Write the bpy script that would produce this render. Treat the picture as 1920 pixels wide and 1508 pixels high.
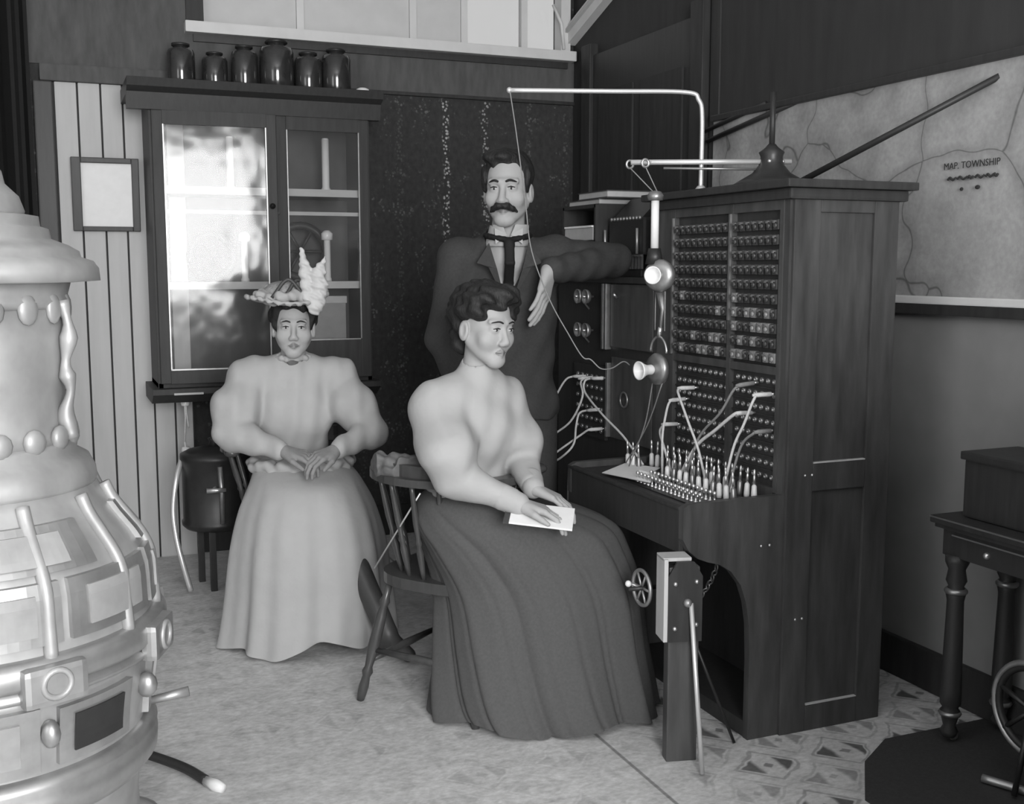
import bpy, bmesh, math, random
import numpy as np
from mathutils import Vector, Matrix

for o in list(bpy.data.objects): bpy.data.objects.remove(o)
S = bpy.context.scene
COL = S.collection
random.seed(7); PI = math.pi

# ------------------------------------------------------------------ camera, world, light, exposure
cam_d = bpy.data.cameras.new('camera'); cam = bpy.data.objects.new('camera', cam_d); COL.objects.link(cam)
cam_d.sensor_fit = 'HORIZONTAL'; cam_d.sensor_width = 36.0
cam_d.lens = 2080.0 * 36.0 / 1920.0
cam_d.clip_start = 0.05
cam.location = (0, 0, 1.42)
cam.rotation_euler = (math.radians(90 - 7.0), 0, math.radians(-22.5))
S.camera = cam

W = bpy.data.worlds.new('sky'); S.world = W; W.use_nodes = True
W.node_tree.nodes['Background'].inputs[0].default_value = (1, 1, 1, 1)
W.node_tree.nodes['Background'].inputs[1].default_value = 0.62

def area(name, loc, rot, sx, sy, power):
    l = bpy.data.lights.new(name, 'AREA'); l.shape = 'RECTANGLE'; l.size = sx; l.size_y = sy; l.energy = power
    o = bpy.data.objects.new(name, l); COL.objects.link(o); o.location = loc; o.rotation_euler = rot
    return o
# daylight entering through the windows of the wall behind the camera and of the left wall
area('window_daylight_rear', (0.40, -1.93, 1.85), (math.radians(90), 0, 0), 1.8, 1.7, 275)
area('window_daylight_left', (-2.13, 1.2, 1.9), (math.radians(90), 0, math.radians(-90)), 1.5, 1.6, 24)

vs = S.view_settings
vs.view_transform = 'Standard'; vs.look = 'None'; vs.exposure = 0.0; vs.gamma = 1.0; vs.use_curve_mapping = False

# ------------------------------------------------------------------ material helpers
MATS = {}
class NT:
    """tiny node-expression builder"""
    def __init__(s, m): s.t = m.node_tree; s.n = s.t.nodes; s.l = s.t.links
    def new(s, typ): return s.n.new(typ)
    def put(s, sock, v):
        if hasattr(v, 'is_output'): s.l.new(v, sock)
        else: sock.default_value = v
    def m(s, op, a, b=0.0, c=None, clamp=False):
        n = s.new('ShaderNodeMath'); n.operation = op; n.use_clamp = clamp
        s.put(n.inputs[0], a); s.put(n.inputs[1], b)
        if c is not None: s.put(n.inputs[2], c)
        return n.outputs[0]
    def pos(s): 
        return s.new('ShaderNodeNewGeometry').outputs['Position']
    def sep(s, v):
        n = s.new('ShaderNodeSeparateXYZ'); s.l.new(v, n.inputs[0]); return n.outputs
    def comb(s, x, y, z):
        n = s.new('ShaderNodeCombineXYZ'); s.put(n.inputs[0], x); s.put(n.inputs[1], y); s.put(n.inputs[2], z); return n.outputs[0]
    def scale(s, v, sc):
        n = s.new('ShaderNodeMapping'); s.l.new(v, n.inputs['Vector']); n.inputs['Scale'].default_value = sc; return n.outputs[0]
    def noise(s, v, scale=5.0, detail=3.0, rough=0.55):
        n = s.new('ShaderNodeTexNoise'); s.l.new(v, n.inputs['Vector']); n.inputs['Scale'].default_value = scale
        n.inputs['Detail'].default_value = detail; n.inputs['Roughness'].default_value = rough; return n.outputs['Fac']
    def voro(s, v, scale, feature='F1'):
        n = s.new('ShaderNodeTexVoronoi'); n.feature = feature; s.l.new(v, n.inputs['Vector']); n.inputs['Scale'].default_value = scale
        return n.outputs['Distance']
    def ss(s, x, a, b):            # smoothstep-like ramp 0..1
        n = s.new('ShaderNodeMapRange'); n.interpolation_type = 'SMOOTHSTEP'
        s.put(n.inputs[0], x); n.inputs[1].default_value = a; n.inputs[2].default_value = b; return n.outputs[0]
    def mix(s, f, a, b):           # scalar mix
        return s.m('ADD', s.m('MULTIPLY', a, s.m('SUBTRACT', 1.0, f)), s.m('MULTIPLY', b, f))
    def grey(s, v): return s.comb(v, v, v)

def base(name, rough=0.6, metal=0.0, spec=0.4):
    m = bpy.data.materials.new(name); m.use_nodes = True
    b = m.node_tree.nodes['Principled BSDF']
    b.inputs['Roughness'].default_value = rough; b.inputs['Metallic'].default_value = metal
    b.inputs['Specular IOR Level'].default_value = spec
    MATS[name] = m
    return m, NT(m), b
def bump(t, b, h, strength=0.3, dist=0.01):
    n = t.new('ShaderNodeBump'); n.inputs['Strength'].default_value = strength; n.inputs['Distance'].default_value = dist
    t.l.new(h, n.inputs['Height']); t.l.new(n.outputs[0], b.inputs['Normal'])
def mat(name, c, rough=0.6, metal=0.0, var=0.25, scale=(12, 12, 12), bmp=0.0, spec=0.4, detail=4.0, bdist=0.004):
    m, t, b = base(name, rough, metal, spec)
    f = t.noise(t.scale(t.pos(), scale), 1.0, detail)
    v = t.m('MULTIPLY', t.m('ADD', 1 - var, t.m('MULTIPLY', f, 2 * var)), c)
    t.l.new(t.grey(v), b.inputs['Base Color'])
    if bmp: bump(t, b, f, bmp, bdist)
    return m
mat('wood_dark', 0.036, 0.5, var=0.5, scale=(45, 45, 5), bmp=0.08, spec=0.22, detail=7.0)
mat('wood_board', 0.058, 0.42, var=0.85, scale=(26, 26, 4), bmp=0.1, spec=0.35, detail=9.0)
mat('wood_black', 0.034, 0.45, var=0.4, scale=(60, 60, 6), bmp=0.08, spec=0.35)
mat('wood_chair', 0.055, 0.3, var=0.4, scale=(60, 60, 9), spec=0.5)
mat('wood_light_edge', 0.5, 0.5, var=0.15, scale=(60, 60, 6))
mat('paint_light', 0.46, 0.6, var=0.13, scale=(25, 25, 2.5), bmp=0.06)
mat('paint_white', 0.62, 0.55, var=0.12, scale=(10, 10, 6))
mat('groove', 0.05, 0.8, var=0.1)
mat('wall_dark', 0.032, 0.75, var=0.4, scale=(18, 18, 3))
mat('frieze', 0.085, 0.8, var=0.5, scale=(26, 26, 7))
mat('plaster', 0.23, 0.85, var=0.18, scale=(6, 6, 6), bmp=0.15)
mat('plaster_rear', 0.6, 0.85, var=0.1, scale=(4, 4, 4))
mat('ceiling', 0.75, 0.9, var=0.06, scale=(4, 4, 4))
mat('iron_stove', 0.34, 0.48, metal=0.35, var=0.55, scale=(9, 9, 7), bmp=0.08, spec=0.5)
mat('nickel', 0.38, 0.42, metal=0.75, var=0.4, scale=(14, 14, 14))
mat('iron_dark', 0.03, 0.42, metal=0.3, var=0.3, scale=(30, 30, 30), spec=0.5)
mat('iron_black', 0.022, 0.5, var=0.3, scale=(30, 30, 30))
mat('mica', 0.26, 0.45, var=0.35, scale=(16, 16, 16), spec=0.3)
mat('brass', 0.62, 0.28, metal=0.85, var=0.12, scale=(40, 40, 40))
mat('brass_dull', 0.3, 0.35, metal=0.75, var=0.3, scale=(40, 40, 40))
mat('steel_rod', 0.7, 0.3, metal=0.6, var=0.1)
mat('ebonite', 0.018, 0.25, var=0.2, spec=0.5)
mat('porcelain', 0.75, 0.15, var=0.05, spec=0.6)
mat('paper', 0.78, 0.8, var=0.06, scale=(30, 30, 30))
mat('paper_grey', 0.42, 0.8, var=0.15, scale=(30, 30, 30))
mat('cord_white', 0.6, 0.75, var=0.25, scale=(160, 160, 160))
mat('cord_grey', 0.22, 0.75, var=0.25, scale=(160, 160, 160))
mat('cloth_white', 0.37, 0.85, var=0.07, scale=(14, 14, 14), bmp=0.25, bdist=0.012, detail=3.0)
mat('cloth_lace', 0.38, 0.85, var=0.35, scale=(60, 60, 60), bmp=0.5, bdist=0.01)
mat('cloth_skirt', 0.085, 0.9, var=0.2, scale=(120, 120, 120), spec=0.15)
mat('cloth_coat', 0.045, 0.85, var=0.3, scale=(110, 110, 110), spec=0.2)
mat('cloth_black', 0.012, 0.7, var=0.2, scale=(60, 60, 60), spec=0.2)
mat('cloth_crumpled', 0.12, 0.9, var=0.5, scale=(40, 40, 40), bmp=0.4)
mat('skin', 0.35, 0.6, var=0.06, scale=(30, 30, 30), spec=0.3)
mat('skin_shade', 0.27, 0.6, var=0.1, scale=(30, 30, 30), spec=0.3)
mat('glove', 0.22, 0.8, var=0.2, scale=(40, 40, 40))
mat('lips', 0.21, 0.5, var=0.06)
mat('hair', 0.018, 0.55, var=0.6, scale=(160, 160, 50), bmp=0.5, spec=0.25, bdist=0.006)
mat('eye_white', 0.45, 0.2, var=0.02)
mat('iris', 0.02, 0.15, var=0.05)
mat('straw', 0.3, 0.8, var=0.6, scale=(90, 90, 90), bmp=0.5)
mat('feather', 0.5, 0.9, var=0.12, scale=(60, 60, 20), bmp=0.4)
mat('ribbon_dark', 0.05, 0.5, var=0.3)
mat('leather_dark', 0.05, 0.45, var=0.3, scale=(30, 30, 30))
mat('jar_dark', 0.03, 0.12, var=0.6, scale=(30, 30, 20), spec=0.8)
mat('tube_white', 0.7, 0.2, var=0.1)
mat('shelf_edge', 0.42, 0.6, var=0.15, scale=(10, 40, 40))
mat('cabinet_inside', 0.06, 0.7, var=0.45, scale=(22, 22, 9))
mat('blind', 0.55, 0.9, var=0.1, scale=(9, 9, 9))
mat('box_card', 0.25, 0.8, var=0.2, scale=(20, 20, 20))
mat('ink', 0.03, 0.9, var=0.1)
mat('drop_dark', 0.05, 0.35, var=0.4, scale=(40, 40, 40), spec=0.5)
mat('drop_pale', 0.28, 0.4, var=0.3, scale=(60, 60, 60), metal=0.3)

def mat_glass():
    m, t, b = base('glass', 0.02)
    t.n.remove(b)
    tr = t.new('ShaderNodeBsdfTransparent'); gl = t.new('ShaderNodeBsdfGlossy'); gl.inputs['Roughness'].default_value = 0.10; gl.inputs['Color'].default_value = (.42, .42, .42, 1)
    di = t.new('ShaderNodeBsdfDiffuse'); di.inputs['Color'].default_value = (0.6, 0.6, 0.6, 1)
    fr = t.new('ShaderNodeFresnel'); fr.inputs['IOR'].default_value = 1.5
    bn = t.new('ShaderNodeBump'); bn.inputs['Strength'].default_value = .22; bn.inputs['Distance'].default_value = .02; t.l.new(t.noise(t.scale(t.pos(), (5, 5, 4)), 1.0, 2.0), bn.inputs['Height']); t.l.new(bn.outputs[0], gl.inputs['Normal'])   # wavy old glass
    m1 = t.new('ShaderNodeMixShader'); m2 = t.new('ShaderNodeMixShader')
    t.l.new(fr.outputs[0], m1.inputs[0]); t.l.new(tr.outputs[0], m1.inputs[1]); t.l.new(gl.outputs[0], m1.inputs[2])
    f = t.m('MULTIPLY', t.noise(t.scale(t.pos(), (5, 5, 3)), 1.0, 3.0), 0.06)      # dust on the old panes
    t.l.new(f, m2.inputs[0]); t.l.new(m1.outputs[0], m2.inputs[1]); t.l.new(di.outputs[0], m2.inputs[2])
    t.l.new(m2.outputs[0], t.n['Material Output'].inputs[0])
mat_glass()

def mat_wallpaper():
    m, t, b = base('wallpaper', 0.8, spec=0.2)
    p = t.pos(); x, y, z = t.sep(p)
    wob = t.m('MULTIPLY', t.m('SUBTRACT', t.noise(t.scale(p, (2, 2, 14)), 1.0, 2.0), 0.5), 0.05)
    u = t.m('ADD', x, wob)
    def stripe(x0, per, w):
        f = t.m('SUBTRACT', t.m('FRACT', t.m('ADD', t.m('DIVIDE', t.m('SUBTRACT', u, x0), per), 0.5)), 0.5)
        return t.m('SUBTRACT', 1.0, t.ss(t.m('ABSOLUTE', f), w * 0.35 / per, w / per))
    st = t.m('MAXIMUM', stripe(1.945, 0.47, 0.022), t.m('MULTIPLY', stripe(2.165, 0.47, 0.026), 0.75))
    fl = t.m('SUBTRACT', 1.0, t.ss(t.voro(p, 62.0), 0.28, 0.5))
    fl2 = t.ss(t.noise(t.scale(p, (16, 16, 11)), 1.0, 4.0, 0.7), 0.54, 0.72)
    grain = t.noise(t.scale(p, (40, 40, 30)), 1.0, 3.0)
    v = t.m('ADD', t.m('MULTIPLY', grain, 0.045), 0.018)
    vis = t.m('ADD', 0.12, t.m('MULTIPLY', t.m('SUBTRACT', 1.0, t.ss(t.m('ABSOLUTE', t.m('SUBTRACT', x, 2.06)), .14, .3)), 0.9))      # rubbed and faded print
    v = t.m('ADD', v, t.m('MULTIPLY', t.m('MULTIPLY', t.m('MULTIPLY', st, fl), vis), 0.33))
    v = t.m('ADD', v, t.m('MULTIPLY', t.m('MULTIPLY', fl2, fl), 0.09))
    t.l.new(t.grey(v), b.inputs['Base Color'])
mat_wallpaper()

def mat_floor():
    m, t, b = base('linoleum', 0.7, spec=0.3)
    p = t.pos(); x, y, z = t.sep(p)
    P = 0.262
    def motif(x0, y0):
        u = t.m('ABSOLUTE', t.m('SUBTRACT', t.m('FRACT', t.m('DIVIDE', t.m('SUBTRACT', x, x0 - P / 2), P)), 0.5))
        w = t.m('ABSOLUTE', t.m('SUBTRACT', t.m('FRACT', t.m('DIVIDE', t.m('SUBTRACT', y, y0 - P / 2), P)), 0.5))
        d = t.m('ADD', u, w)
        ring = t.m('MULTIPLY', t.ss(d, 0.17, 0.20), t.m('SUBTRACT', 1.0, t.ss(d, 0.30, 0.33)))
        core = t.m('SUBTRACT', 1.0, t.ss(d, 0.05, 0.08))
        petal = t.m('SUBTRACT', 1.0, t.ss(t.m('ABSOLUTE', t.m('SUBTRACT', u, w)), 0.02, 0.05))
        tri = t.m('MULTIPLY', t.ss(u, 0.10, 0.16), t.m('SUBTRACT', 1.0, t.ss(d, 0.29, 0.33)))
        edge = t.m('MULTIPLY', t.ss(d, 0.34, 0.36), t.m('SUBTRACT', 1.0, t.ss(d, 0.385, 0.41)))
        return t.m('MAXIMUM', t.m('MAXIMUM', tri, t.m('MULTIPLY', edge, 0.45)), t.m('MULTIPLY', core, 0.7))
    nn = t.new('ShaderNodeTexNoise'); t.l.new(p, nn.inputs['Vector']); nn.inputs['Scale'].default_value = 9.0
    wx_ = t.m('MULTIPLY', t.m('SUBTRACT', nn.outputs['Fac'], .5), .05); x = t.m('ADD', x, wx_); y = t.m('SUBTRACT', y, wx_)
    a = t.m('MAXIMUM', motif(1.836, 2.516), t.m('MULTIPLY', motif(1.836 + P / 2, 2.516 + P / 2), 0.6))
    wear = t.ss(t.noise(t.scale(p, (1.3, 1.3, 1)), 1.0, 3.0), 0.36, 0.68)
    fine = t.noise(t.scale(p, (38, 60, 1)), 1.0, 4.0, 0.65)
    blot = t.noise(t.scale(p, (9, 14, 1)), 1.0, 4.0, 0.6)
    dark = t.m('MULTIPLY', a, t.m('ADD', 0.04, t.m('MULTIPLY', wear, 0.24)))
    right = t.ss(x, 1.45, 1.85)               # the print is unworn beside the switchboard
    dark = t.m('MAXIMUM', dark, t.m('MULTIPLY', a, t.m('MULTIPLY', right, 0.78)))
    v = t.m('ADD', 0.25, t.m('MULTIPLY', fine, 0.50))
    v = t.m('ADD', v, t.m('MULTIPLY', t.m('SUBTRACT', blot, 0.5), 0.36))
    v = t.m('MULTIPLY', v, t.m('SUBTRACT', 1.0, dark))
    # seam between two sheets
    s = t.m('ABSOLUTE', t.m('SUBTRACT', t.sep(p)[0], 1.475))
    v = t.m('MULTIPLY', v, t.m('ADD', 0.45, t.m('MULTIPLY', t.ss(s, 0.003, 0.008), 0.55)))
    t.l.new(t.grey(t.m('MAXIMUM', v, 0.02)), b.inputs['Base Color'])
    bump(t, b, fine, 0.1, 0.003)
mat_floor()

def mat_map():
    m, t, b = base('map_paper', 0.75, spec=0.25)
    p = t.pos()
    st = t.noise(t.scale(p, (3, 3, 3)), 1.0, 5.0, 0.6)
    fine = t.noise(t.scale(p, (60, 60, 60)), 1.0, 3.0)
    n = t.new('ShaderNodeTexNoise'); t.l.new(p, n.inputs['Vector']); n.inputs['Scale'].default_value = 3.0
    mx = t.new('ShaderNodeVectorMath'); mx.operation = 'MULTIPLY_ADD'
    t.l.new(n.outputs['Color'], mx.inputs[0]); mx.inputs[1].default_value = (0.35, 0.35, 0.35); t.l.new(p, mx.inputs[2])
    ed = t.voro(mx.outputs[0], 2.2, 'DISTANCE_TO_EDGE')
    line = t.m('SUBTRACT', 1.0, t.ss(ed, 0.0, 0.012))
    broad = t.m('SUBTRACT', 1.0, t.ss(ed, 0.0, 0.14))
    v = t.m('ADD', 0.14, t.m('MULTIPLY', st, 0.34))
    v = t.m('MULTIPLY', v, t.m('ADD', 0.75, t.m('MULTIPLY', fine, 0.5)))
    v = t.m('MULTIPLY', v, t.m('SUBTRACT', 1.0, t.m('MULTIPLY', broad, 0.22)))
    v = t.m('MULTIPLY', v, t.m('SUBTRACT', 1.0, t.m('MULTIPLY', line, 0.5)))
    t.l.new(t.grey(v), b.inputs['Base Color'])
mat_map()

# ------------------------------------------------------------------ geometry helpers
ORG = {}
def origin_of(o):
    while o is not None:
        if o.name in ORG: return ORG[o.name]
        o = o.parent
    return Vector((0, 0, 0))
def tag(o, label=None, cat=None, group=None, kind=None):
    if label: o['label'] = label
    if cat: o['category'] = cat
    if group: o['group'] = group
    if kind: o['kind'] = kind
    return o
def thing(name, loc, label, cat, group=None, kind=None):
    o = bpy.data.objects.new(name, None); COL.objects.link(o); o.location = loc
    o.empty_display_size = 0.05
    ORG[o.name] = Vector(loc)
    return tag(o, label, cat, group, kind)
def finish(name, me, mats, parent=None, loc=None, smooth=True):
    if not isinstance(mats, (list, tuple)): mats = [mats]
    for mm in mats: me.materials.append(MATS[mm])
    o = bpy.data.objects.new(name, me); COL.objects.link(o)
    if parent is not None:
        o.parent = parent; off = origin_of(parent)
    else:
        off = Vector(loc) if loc is not None else Vector((0, 0, 0)); o.location = off; ORG[o.name] = off
    if off.length > 0: me.transform(Matrix.Translation(-off))
    if smooth: me.shade_smooth() if smooth == 'all' else None
    return o

class MB:
    def __init__(s, M=None): s.v = []; s.f = []; s.sm = []; s.M = M
    def add(s, vs, fs, smooth=False, M=None):
        n = len(s.v)
        mm = M if M is not None else s.M
        if M is not None and s.M is not None: mm = s.M @ M
        for q in vs:
            q = Vector(q); s.v.append(tuple(mm @ q) if mm is not None else tuple(q))
        for f in fs: s.f.append([i + n for i in f]); s.sm.append(smooth)
        return s
    def box(s, x0, x1, y0, y1, z0, z1, M=None, bev=0.0):
        if bev <= 0:
            vs = [(x, y, z) for z in (z0, z1) for y in (y0, y1) for x in (x0, x1)]
            fs = [(0, 2, 3, 1), (4, 5, 7, 6), (0, 1, 5, 4), (2, 6, 7, 3), (0, 4, 6, 2), (1, 3, 7, 5)]
            return s.add(vs, fs, False, M)
        bm = bmesh.new(); bmesh.ops.create_cube(bm, size=1.0)
        for q in bm.verts: q.co = Vector(((x0 + x1) / 2 + q.co.x * (x1 - x0), (y0 + y1) / 2 + q.co.y * (y1 - y0), (z0 + z1) / 2 + q.co.z * (z1 - z0)))
        bmesh.ops.bevel(bm, geom=bm.edges[:] , offset=bev, segments=2, affect='EDGES', profile=0.7)
        bm.verts.ensure_lookup_table()
        s.add([q.co.copy() for q in bm.verts], [[q.index for q in f.verts] for f in bm.faces], False, M); bm.free(); return s
    def prism(s, poly, axis, a, b, M=None, smooth=False):
        """poly: list of 2-D points; axis 'x','y','z' extrusion between a and b"""
        def P(p, h):
            return {'x': (h, p[0], p[1]), 'y': (p[0], h, p[1]), 'z': (p[0], p[1], h)}[axis]
        n = len(poly); vs = [P(p, a) for p in poly] + [P(p, b) for p in poly]
        fs = [list(range(n))[::-1], list(range(n, 2 * n))] + [(i, (i + 1) % n, n + (i + 1) % n, n + i) for i in range(n)]
        return s.add(vs, fs, smooth, M)
    def lathe(s, prof, c=(0, 0, 0), n=24, M=None, a0=0.0, a1=2 * PI, smooth=True):
        full = abs(a1 - a0 - 2 * PI) < 1e-6; m = n if full else n + 1
        vs = []; fs = []
        for (r, z) in prof:
            for i in range(m):
                a = a0 + (a1 - a0) * i / n
                vs.append((c[0] + r * math.cos(a), c[1] + r * math.sin(a), c[2] + z))
        for j in range(len(prof) - 1):
            for i in range(n):
                k = (i + 1) % m
                fs.append((j * m + i, j * m + k, (j + 1) * m + k, (j + 1) * m + i))
        if full:
            if prof[0][0] > 1e-5: fs.append([i for i in range(m)][::-1])
            if prof[-1][0] > 1e-5: fs.append([(len(prof) - 1) * m + i for i in range(m)])
        return s.add(vs, fs, smooth, M)
    def tube(s, pts, r, n=8, M=None, smooth=True, caps=True, closed=False):
        pts = [Vector(p) for p in pts]; N = len(pts)
        rs = r if isinstance(r, (list, tuple)) else [r] * N
        vs = []; fs = []; up = None
        for i, p in enumerate(pts):
            if closed: d = pts[(i + 1) % N] - pts[i - 1]
            else: d = pts[min(i + 1, N - 1)] - pts[max(i - 1, 0)]
            d.normalize()
            if up is None:
                up = d.orthogonal().normalized()
            else:
                up = (up - d * up.dot(d)); up = up.normalized() if up.length > 1e-6 else d.orthogonal().normalized()
            sd = d.cross(up)
            for k in range(n):
                a = 2 * PI * k / n
                vs.append(p + (up * math.cos(a) + sd * math.sin(a)) * rs[i])
        for i in range(N if closed else N - 1):
            j = (i + 1) % N
            for k in range(n):
                fs.append((i * n + k, i * n + (k + 1) % n, j * n + (k + 1) % n, j * n + k))
        if caps and not closed:
            fs.append(list(range(n))[::-1]); fs.append([(N - 1) * n + k for k in range(n)])
        return s.add(vs, fs, smooth, M)
    def turned(s, a, b, prof, n=12, M=None):
        """lathe profile [(t, r)] along the segment a-b"""
        a = Vector(a); b = Vector(b)
        return s.tube([a.lerp(b, t) for t, r in prof], [r for t, r in prof], n, M)
    def sphere(s, c, r, n=12, M=None):
        rx, ry, rz = r if isinstance(r, (tuple, list)) else (r, r, r)
        vs = []; fs = []
        m = n // 2 + 1
        for j in range(m + 1):
            t = PI * j / m
            for i in range(n):
                a = 2 * PI * i / n
                vs.append((c[0] + rx * math.sin(t) * math.cos(a), c[1] + ry * math.sin(t) * math.sin(a), c[2] - rz * math.cos(t)))
        for j in range(m):
            for i in range(n):
                fs.append((j * n + i, j * n + (i + 1) % n, (j + 1) * n + (i + 1) % n, (j + 1) * n + i))
        return s.add(vs, fs, True, M)
    def torus(s, c, R, r, axis='z', n=32, k=8, M=None, a0=0, a1=2 * PI):
        def P(a):
            u, w = R * math.cos(a), R * math.sin(a)
            return {'z': (c[0] + u, c[1] + w, c[2]), 'x': (c[0], c[1] + u, c[2] + w), 'y': (c[0] + u, c[1], c[2] + w)}[axis]
        full = abs(a1 - a0 - 2 * PI) < 1e-6
        pts = [P(a0 + (a1 - a0) * i / n) for i in range(n if full else n + 1)]
        return s.tube(pts, r, k, M, closed=full)
    def mesh(s, name):
        me = bpy.data.meshes.new(name); me.from_pydata(s.v, [], s.f); me.validate(); me.update()
        if len(me.polygons) == len(s.sm): me.polygons.foreach_set('use_smooth', s.sm)
        return me
    def build(s, name, mats, parent=None, loc=None):
        return finish(name, s.mesh(name), mats, parent, loc)
def inst(name, me, parent, world, rot=None):
    o = bpy.data.objects.new(name, me); COL.objects.link(o)
    if parent is not None:
        o.parent = parent; o.location = Vector(world) - origin_of(parent)
    else: o.location = world
    if rot is not None: o.rotation_euler = rot
    return o
def spline(pts, n=10):
    P = [Vector(p) for p in pts]; P = [2 * P[0] - P[1]] + P + [2 * P[-1] - P[-2]]
    out = []
    for i in range(1, len(P) - 2):
        a, b, c, d = P[i - 1:i + 3]
        for k in range(n):
            t = k / n
            out.append(0.5 * ((2 * b) + (c - a) * t + (2 * a - 5 * b + 4 * c - d) * t * t + (3 * b - a - 3 * c + d) * t ** 3))
    out.append(P[-2]); return out
def frame(loc, fwd, up=(0, 0, 1)):
    """matrix with local +y = fwd, +z ~ up"""
    f = Vector(fwd).normalized(); u = Vector(up); r = f.cross(u).normalized(); u = r.cross(f)
    return Matrix(((r.x, f.x, u.x, loc[0]), (r.y, f.y, u.y, loc[1]), (r.z, f.z, u.z, loc[2]), (0, 0, 0, 1)))

# ------------------------------------------------------------------ the room
XR, YB, XL, YF, ZC = 2.68, 5.60, -2.2, -2.0, 3.4
fl = MB().box(XL - .1, XR + .1, YF - .1, YB + .1, -0.06, 0).build('floor', 'linoleum'); tag(fl, 'pale patterned linoleum floor with worn diamond print', 'floor', kind='structure')
ce = MB().box(XL - .1, XR + .1, YF - .1, YB + .1, ZC, ZC + .06).build('ceiling', 'ceiling'); tag(ce, 'plain pale ceiling above the room', 'ceiling', kind='structure')
# back wall: opening for the high window X 0.69..2.62, Z 2.56..3.25
wx0, wx1, wz0, wz1 = 0.70, 2.615, 2.56, 3.28
mb = MB()
mb.box(XL - .1, wx0, YB, YB + .12, 0, ZC); mb.box(wx1, XR + .1, YB, YB + .12, 0, ZC)
mb.box(wx0, wx1, YB, YB + .12, 0, wz0); mb.box(wx0, wx1, YB, YB + .12, wz1, ZC)
wb = mb.build('wall_back', 'wallpaper'); tag(wb, 'dark papered back wall with garland stripes', 'wall', kind='structure')
# lighter frieze band below the window and the papered band above the plank door
MB().box(0.62, XR, YB - .008, YB, 2.30, 2.52).build('frieze_band', 'frieze', wb)
MB().box(XL, 0.66, YB - .010, YB, 2.33, ZC).build('frieze_band', 'frieze', wb)
MB().box(0.62, XR, YB - .022, YB, 2.285, 2.303, bev=.004).build('picture_rail', 'wood_dark', wb)
# right wall
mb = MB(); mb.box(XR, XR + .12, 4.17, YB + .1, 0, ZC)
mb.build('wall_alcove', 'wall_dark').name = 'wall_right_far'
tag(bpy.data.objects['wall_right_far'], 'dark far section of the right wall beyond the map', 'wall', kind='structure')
wr = MB().box(XR, XR + .12, YF - .1, 4.17, 0, ZC).build('wall_right', 'plaster'); tag(wr, 'grey plaster right wall behind the switchboard', 'wall', kind='structure')
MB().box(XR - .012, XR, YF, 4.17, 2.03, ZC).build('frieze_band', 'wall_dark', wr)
MB().box(XR - .02, XR, 4.13, 4.20, 0, ZC, bev=.004).build('corner_strip', 'wood_black', wr)
tb = MB().box(XR - .022, XR, YF, 4.13, 0, .14, bev=.006).build('baseboard_right', 'wood_dark'); tag(tb, 'dark wooden baseboard along the right wall', 'baseboard', kind='structure')
tb = MB().box(0.62, XR - .02, YB - .022, YB, 0, .16, bev=.006).build('baseboard_back', 'wood_dark'); tag(tb, 'dark wooden baseboard along the back wall', 'baseboard', kind='structure')
# left wall with window, rear wall with window (behind the camera, daylight comes through them)
mb = MB(); lx = XL
mb.box(lx - .12, lx, YF - .1, .45, 0, ZC); mb.box(lx - .12, lx, 1.95, YB + .1, 0, ZC); mb.box(lx - .12, lx, .45, 1.95, 0, 1.1); mb.box(lx - .12, lx, .45, 1.95, 2.7, ZC)
tag(mb.build('wall_left', 'plaster_rear'), 'plain plaster left wall with a tall window', 'wall', kind='structure')
mb = MB()
mb.box(XL - .1, -.5, YF - .12, YF, 0, ZC); mb.box(1.3, XR + .1, YF - .12, YF, 0, ZC); mb.box(-.5, 1.3, YF - .12, YF, 0, 1.0); mb.box(-.5, 1.3, YF - .12, YF, 2.7, ZC)
tag(mb.build('wall_front', 'plaster_rear'), 'plain plaster wall with a wide window behind the viewer', 'wall', kind='structure')
tag(MB().box(1.24, XR, 0.95, 1.05, 0, 1.45).build('shade_blocker', 'wall_dark'), 'unseen half height blocker added to shade the right side', 'wall', kind='structure')  # added out of view to cast shade over the right floor and wall

# high window in the back wall
w = thing('window_1', (1.65, YB, wz0), 'wide high window with white sill and drawn pale blinds in back wall', 'window', kind='structure')
mb = MB(); mb.box(wx0 - .06, wx1 + .05, YB - .075, YB + .02, wz0 - .052, wz0, bev=.006); mb.build('window_sill', 'paint_white', w)
mb = MB(); mb.box(wx0 - .05, wx0 + .03, YB - .03, YB + .05, wz0, wz1); mb.build('window_jamb', 'wood_dark', w)
mb = MB(); mb.box(wx1 - .025, wx1 + .03, YB - .035, YB + .05, wz0, wz1); mb.build('window_jamb', 'paint_white', w)
mb = MB(); mb.box(wx0, wx1, YB - .03, YB + .05, wz1 - .05, wz1 + .02); mb.build('window_head', 'wood_dark', w)
for x in (1.20, 1.78, 2.06, 2.40):
    MB().box(x - .018, x + .018, YB + .02, YB + .06, wz0, wz1).build('mullion', 'paint_white', w)
xs = [wx0, 1.20, 1.78, 2.06, 2.40, wx1]
for i in range(5):
    MB().box(xs[i] + .018, xs[i + 1] - .018, YB + .045, YB + .049, wz0, wz1).build('pane', 'glass', w)
    if i in (0, 1, 2):
        MB().box(xs[i] + .02, xs[i + 1] - .02, YB + .028, YB + .031, wz0 + .02, wz1 - .02).build('blind', 'blind', w)
MB().box(wx0 - .02, wx1 + .02, YB - .026, YB - .005, wz0 - .085, wz0 - .05).build('apron_moulding', 'wood_black', w)
# stay arm at the right jamb
MB().tube([(2.545, YB - .03, 2.80), (2.585, YB - .05, 2.70), (2.60, YB - .05, 2.57)], .009, 8).build('stay_arm', 'paint_white', w)

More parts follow.
